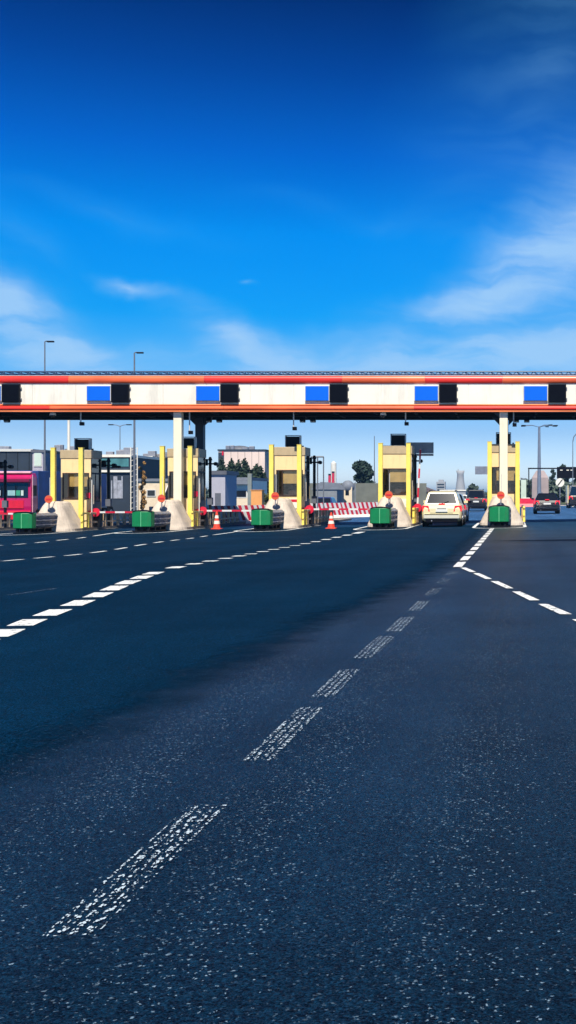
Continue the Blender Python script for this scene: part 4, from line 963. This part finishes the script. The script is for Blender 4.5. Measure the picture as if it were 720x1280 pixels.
def tree(label, px, Z, ytop, wpx, m, kind='round', n=2600, cat='tree', name=None, seed=1):
    X = at(px, Z); g = gz(X); H = hz(ytop, Z) - g; W = wpx * Z / F / 2; rd = random.Random(seed)
    t = thing(name or 'deciduous_tree', label, cat, (X, Z, g - .02))
    tk = MB(); r0 = max(.06, H * .022)
    if kind == 'conifer':
        tk.cyl((0, 0, 0), (0, 0, H * .95), r0, .02, 8)
        blobs = []
        for i in range(16):
            f = i / 15; rr = W * (1 - f) ** .7 * 1.15 + .16
            for j in range(4):
                a = rd.uniform(0, 6.3); d = rr * .4
                blobs.append((math.cos(a) * d, math.sin(a) * d, H * (.1 + .88 * f), rr * .8, 1.25))
    elif kind == 'bush':
        tk.cyl((0, 0, 0), (0, 0, H * .6), r0, .02, 8)
        for j in range(5):
            a = j * 1.26; tk.cyl((0, 0, .1), (math.cos(a) * W * .5, math.sin(a) * W * .5, H * .6), r0 * .5, .01, 6)
        blobs = [(rd.uniform(-.5, .5) * W, rd.uniform(-.5, .5) * W, H * rd.uniform(.3, .8), min(W, H) * rd.uniform(.35, .5), 1) for _ in range(8)]
    elif kind == 'slim':
        tk.cyl((0, 0, 0), (rd.uniform(-.1, .1), 0, H * .9), r0, .02, 8)
        for j in range(6): tk.cyl((0, 0, H * (.2 + j * .1)), (rd.uniform(-1, 1) * W * .7, rd.uniform(-.5, .5) * W, H * (.35 + j * .1)), r0 * .4, .01, 6)
        blobs = [(rd.uniform(-.4, .4) * W, rd.uniform(-.4, .4) * W, H * (.18 + .78 * i / 9), W * rd.uniform(.35, .7) * (1.1 - .6 * i / 9), 1.1) for i in range(10)]
    else:
        tk.cyl((0, 0, 0), (0, 0, H * .5), r0, r0 * .7, 10)
        blobs = []
        for j in range(11):
            a = j * 2.4; d = W * rd.uniform(.25, .72); zz = H * rd.uniform(.42, .84)
            p = (math.cos(a) * d, math.sin(a) * d, zz); tk.cyl((0, 0, H * .4), p, r0 * .5, .02, 6)
            blobs.append(p + (W * rd.uniform(.28, .48), .85))
        blobs.append((0, 0, H * .86, W * .38, .9))
    tk.build('trunk', M['bark'], t)
    leaves(blobs, n, max(.08, W * (.2 if kind != 'slim' else .16)), seed).build('crown', m, t, recalc=False)
    return t
tree('slim autumn tree with thin foliage beside the lattice mast', 178, 92, 576, 13, LM['autumn'], 'slim', 1500, name='young_tree', seed=3)
tree('dark conifer at the left of the clump before the pink hall', 277, 150, 571, 18, LM['conifer'], 'conifer', 4200, name='conifer', seed=4)
tree('dark conifer second from left before the pink hall', 289, 152, 573, 22, LM['conifer'], 'conifer', 4200, name='conifer', seed=5)
tree('dark conifer third from left before the pink hall', 298, 149, 575, 20, LM['conifer'], 'conifer', 4200, name='conifer', seed=6)
tree('dark conifer just left of the pointed one before the pink hall', 306, 153, 573, 20, LM['conifer'], 'conifer', 4200, name='conifer', seed=8)
tree('wide pointed conifer right of the concrete pillar', 322, 112, 581, 32, LM['conifer'], 'conifer', 5200, name='conifer', seed=9)
tree('olive bush right of the orange kiosk', 333, 88, 611, 14, LM['olive'], 'bush', 1300, cat='bush', name='bush', seed=10)
tree('round dark tree above the noise wall left of the fourth booth', 453, 160, 573, 31, LM['dark'], 'round', 3600, seed=12)
tree('dark green tree on the horizon left of the rightmost booth', 591, 210, 603, 15, LM['grey'], 'round', 1500, seed=13)
tree('dark tree above the black gantry sign', 704, 210, 577, 18, LM['dark'], 'round', 1800, seed=14)
tree('small dark tree left of the black gantry sign', 691, 205, 582, 11, LM['dark'], 'round', 1300, seed=15)
tree('small dark tree at the right edge behind the curved lamp', 722, 200, 583, 14, LM['dark'], 'round', 1200, seed=16)
tree('dark shrub left of the pinkish block by the mast', 664, 175, 592, 8, LM['grey'], 'bush', 800, cat='bush', name='bush', seed=17)
# far hedges: continuous masses
def hedge(label, x0, x1, ytop, Z, m, seed, n=3000):
    X0, X1 = at(x0, Z), at(x1, Z); H = hz(ytop, Z); rd = random.Random(seed); bl = []
    k = int((X1 - X0) / (H * .35)) + 1
    for i in range(k):
        x = X0 + (X1 - X0) * i / max(1, k - 1)
        for j in range(3): bl.append((x + rd.uniform(-.4, .4), rd.uniform(-1.5, 1.5), H * rd.uniform(.2, .62), H * rd.uniform(.25, .42), .9))
    o = leaves(bl, n, H * .12, seed).build('hedge', m, recalc=False); o.location = (0, Z, 0)
    tag(o, label, 'hedge', None, 'stuff')
hedge('grey green hedge behind the black saloon and the mast', 645, 740, 598, 190, LM['grey'], 21, 6000)
hedge('distant low treeline behind the cars between the two right booths', 515, 625, 613, 480, LM['grey'], 22, 5000)
hedge('low distant trees behind the noise wall', 395, 480, 604, 300, LM['grey'], 23, 5000)
hedge('distant low treeline behind the left buildings', -60, 400, 606, 330, LM['grey'], 24, 9000)
t = thing('green_cabin', 'small pale green cabin in the hedge right of the rightmost booth', 'cabin', (at(654.5, 172), 172, 0))
MB().b2(-.4, .4, 0, 1.5, 0, hz(599, 172)).build('wall', palegreen, t); MB().b2(-.46, .46, -.06, 1.56, hz(599, 172), hz(598, 172)).build('roof', greyr, t)

# ------------------------------------------------------------------ haze
HZ = 0.0003
def haze(d):
    m = bpy.data.materials.new('haze_air'); m.use_nodes = True; nt = m.node_tree; nt.nodes.clear()
    o = nt.nodes.new('ShaderNodeOutputMaterial'); v = nt.nodes.new('ShaderNodeVolumePrincipled')
    v.inputs['Color'].default_value = (.25, .58, 1, 1); v.inputs['Density'].default_value = d; v.inputs['Anisotropy'].default_value = .2
    nt.links.new(v.outputs[0], o.inputs['Volume'])
    h = MB().b2(-4050, 4050, -70, 6050, -1.7, 21).build('haze', m); tag(h, 'thin pale blue haze over the plain', 'haze', None, 'stuff')
if HZ > 0: haze(HZ)

# ------------------------------------------------------------------ world, sun
EL, AZ = 55.0, -3.0                     # sun behind the camera, almost along the lanes
w = bpy.data.worlds.new('World'); S.world = w; w.use_nodes = True; nt = w.node_tree; N = nt.nodes; L = nt.links
bg = N['Background']; bg.inputs['Strength'].default_value = .13
sky = N.new('ShaderNodeTexSky'); sky.sky_type = 'NISHITA'; sky.sun_disc = False; sky.sun_elevation = R(EL); sky.sun_rotation = R(180 + AZ); sky.air_density = 1.0; sky.dust_density = .3; sky.ozone_density = 2.0
tc = N.new('ShaderNodeTexCoord'); sp = N.new('ShaderNodeSeparateXYZ'); L.new(tc.outputs['Generated'], sp.inputs[0])
TINT = True
ramp = N.new('ShaderNodeValToRGB'); L.new(sp.outputs[2], ramp.inputs['Fac'])
RAMP = [(0, (1, 1, 1)), (1, (1, 1, 1))]
RAMP = [(0, (0.5061, 0.61, 0.8743)), (0.0136, (0.5061, 0.61, 0.8743)), (0.0563, (0.2558, 0.3763, 0.6159)), (0.1198, (0.0798, 0.3562, 0.6231)), (0.1545, (0.0078, 0.3329, 0.6436)), (0.2222, (0.0, 0.3386, 0.7138)), (0.2867, (0.0, 0.202, 0.5987)), (0.3476, (0.0, 0.1143, 0.3879)), (0.4016, (0.0, 0.0603, 0.2215)), (0.55, (0.0, 0.0452, 0.1661)), (1, (0.0, 0.0271, 0.0997))]
cr = ramp.color_ramp
while len(cr.elements) < len(RAMP): cr.elements.new(.5)
for e, (p, c) in zip(cr.elements, RAMP): e.position = p; e.color = tuple(c) + (1,)
def math_(op, a, bb=None, c=None):
    n = N.new('ShaderNodeMath'); n.operation = op
    for i, v in enumerate((a, bb, c)):
        if v is None: continue
        if hasattr(v, 'links') or hasattr(v, 'is_linked'): L.new(v, n.inputs[i])
        else: n.inputs[i].default_value = v
    return n.outputs[0]
mul = N.new('ShaderNodeMix'); mul.data_type = 'RGBA'; mul.blend_type = 'MULTIPLY'; mul.inputs[0].default_value = 1
L.new(sky.outputs[0], mul.inputs[6]); L.new(ramp.outputs[0], mul.inputs[7])
skycol = mul.outputs[2]
# clouds: soft banks of cirrus laid out by direction, broken up by noise
yy = math_('MAXIMUM', sp.outputs[1], .05)
u = math_('DIVIDE', sp.outputs[0], yy); v = math_('DIVIDE', sp.outputs[2], yy)
cb = N.new('ShaderNodeCombineXYZ'); L.new(u, cb.inputs[0]); L.new(v, cb.inputs[1])
warp = N.new('ShaderNodeTexNoise'); warp.inputs['Scale'].default_value = 9; warp.inputs['Detail'].default_value = 5; L.new(cb.outputs[0], warp.inputs['Vector'])
ws = N.new('ShaderNodeVectorMath'); ws.operation = 'MULTIPLY_ADD'; L.new(warp.outputs['Color'], ws.inputs[0]); ws.inputs[1].default_value = (.07, .07, 0); L.new(cb.outputs[0], ws.inputs[2])
wo = N.new('ShaderNodeVectorMath'); wo.operation = 'SUBTRACT'; L.new(ws.outputs[0], wo.inputs[0]); wo.inputs[1].default_value = (.035, .035, 0)
def blob(px, py, rx, ry, ang, amp):
    mp = N.new('ShaderNodeMapping'); mp.vector_type = 'TEXTURE'; mp.inputs['Location'].default_value = ((px - PX) / F, (PY - py) / F, 0); mp.inputs['Rotation'].default_value = (0, 0, R(ang)); mp.inputs['Scale'].default_value = (rx / F, ry / F, 1)
    L.new(wo.outputs[0], mp.inputs['Vector']); gr = N.new('ShaderNodeTexGradient'); gr.gradient_type = 'SPHERICAL'; L.new(mp.outputs[0], gr.inputs[0])
    s = math_('SMOOTHSTEP', gr.outputs['Fac'], 0, .8) if False else math_('POWER', gr.outputs['Fac'], 1.3)
    return math_('MULTIPLY', s, amp * 1.3)
tot = None
for a in [(-10, 385, 210, 85, -30, .85), (110, 440, 260, 70, -18, .55), (165, 356, 80, 17, -17, .8), (300, 432, 150, 50, -28, .7), (740, 290, 330, 120, 55, .6), (620, 350, 240, 70, 40, .45), (530, 395, 330, 55, 20, .45), (700, 445, 340, 60, 8, .75),
          (680, 110, 420, 200, 62, .2), (400, 465, 520, 55, 2, .5), (326, 363, 16, 7, -20, .4), (470, 270, 260, 26, -12, .14), (150, 260, 240, 30, -14, .14), (40, 300, 160, 40, -40, .15)]:
    s = blob(*a); tot = s if tot is None else math_('ADD', tot, s)
cn = N.new('ShaderNodeTexNoise'); cn.inputs['Scale'].default_value = 1; cn.inputs['Detail'].default_value = 8; cn.inputs['Roughness'].default_value = .55
mp = N.new('ShaderNodeMapping'); mp.inputs['Rotation'].default_value = (0, 0, R(-18)); mp.inputs['Scale'].default_value = (5, 26, 1); L.new(wo.outputs[0], mp.inputs['Vector']); L.new(mp.outputs[0], cn.inputs['Vector'])
cnr = N.new('ShaderNodeMapRange'); L.new(cn.outputs['Fac'], cnr.inputs['Value']); cnr.inputs[1].default_value = .3; cnr.inputs[2].default_value = .72; cnr.inputs[3].default_value = .3; cnr.inputs[4].default_value = 1.15
cl = math_('MINIMUM', math_('MULTIPLY', tot, cnr.outputs[0]), .85)
front = math_('GREATER_THAN', sp.outputs[1], .06); cl = math_('MULTIPLY', cl, front)
mxc = N.new('ShaderNodeMix'); mxc.data_type = 'RGBA'; L.new(cl, mxc.inputs[0]); L.new(skycol, mxc.inputs[6]); cc = N.new('ShaderNodeMix'); cc.data_type = 'RGBA'; L.new(math_('MINIMUM', math_('MULTIPLY', cl, 1.6), 1.0), cc.inputs[0]); cc.inputs[6].default_value = (.1, 2.0, 4.1, 1); cc.inputs[7].default_value = (1.75, 2.95, 4.4, 1); L.new(cc.outputs[2], mxc.inputs[7])
CLOUDS = True
L.new(mxc.outputs[2] if CLOUDS else skycol, bg.inputs['Color'])

sl = bpy.data.lights.new('sun', 'SUN'); sl.energy = 4.3; sl.angle = R(.5); sl.color = (1, .93, .80)
so = bpy.data.objects.new('sun', sl); COL.objects.link(so)
d = Vector((math.sin(R(AZ)) * math.cos(R(EL)), math.cos(R(AZ)) * math.cos(R(EL)), -math.sin(R(EL))))
so.rotation_euler = d.to_track_quat('-Z', 'Y').to_euler()

# ------------------------------------------------------------------ camera
cd = bpy.data.cameras.new('camera'); co = bpy.data.objects.new('camera', cd); COL.objects.link(co)
co.location = (0, 0, CH); co.rotation_euler = (R(90), 0, 0)
cd.sensor_fit = 'VERTICAL'; cd.sensor_height = 24; cd.lens = 24 * F / 1280
cd.shift_x = -(640 - 360) / 1280; cd.shift_y = (619 - 640) / 1280
cd.clip_end = 9000; cd.clip_start = .1
S.camera = co
S.render.engine = 'CYCLES'
S.view_settings.view_transform = 'Standard'; S.view_settings.look = 'None'; S.view_settings.exposure = .75; S.view_settings.gamma = 1
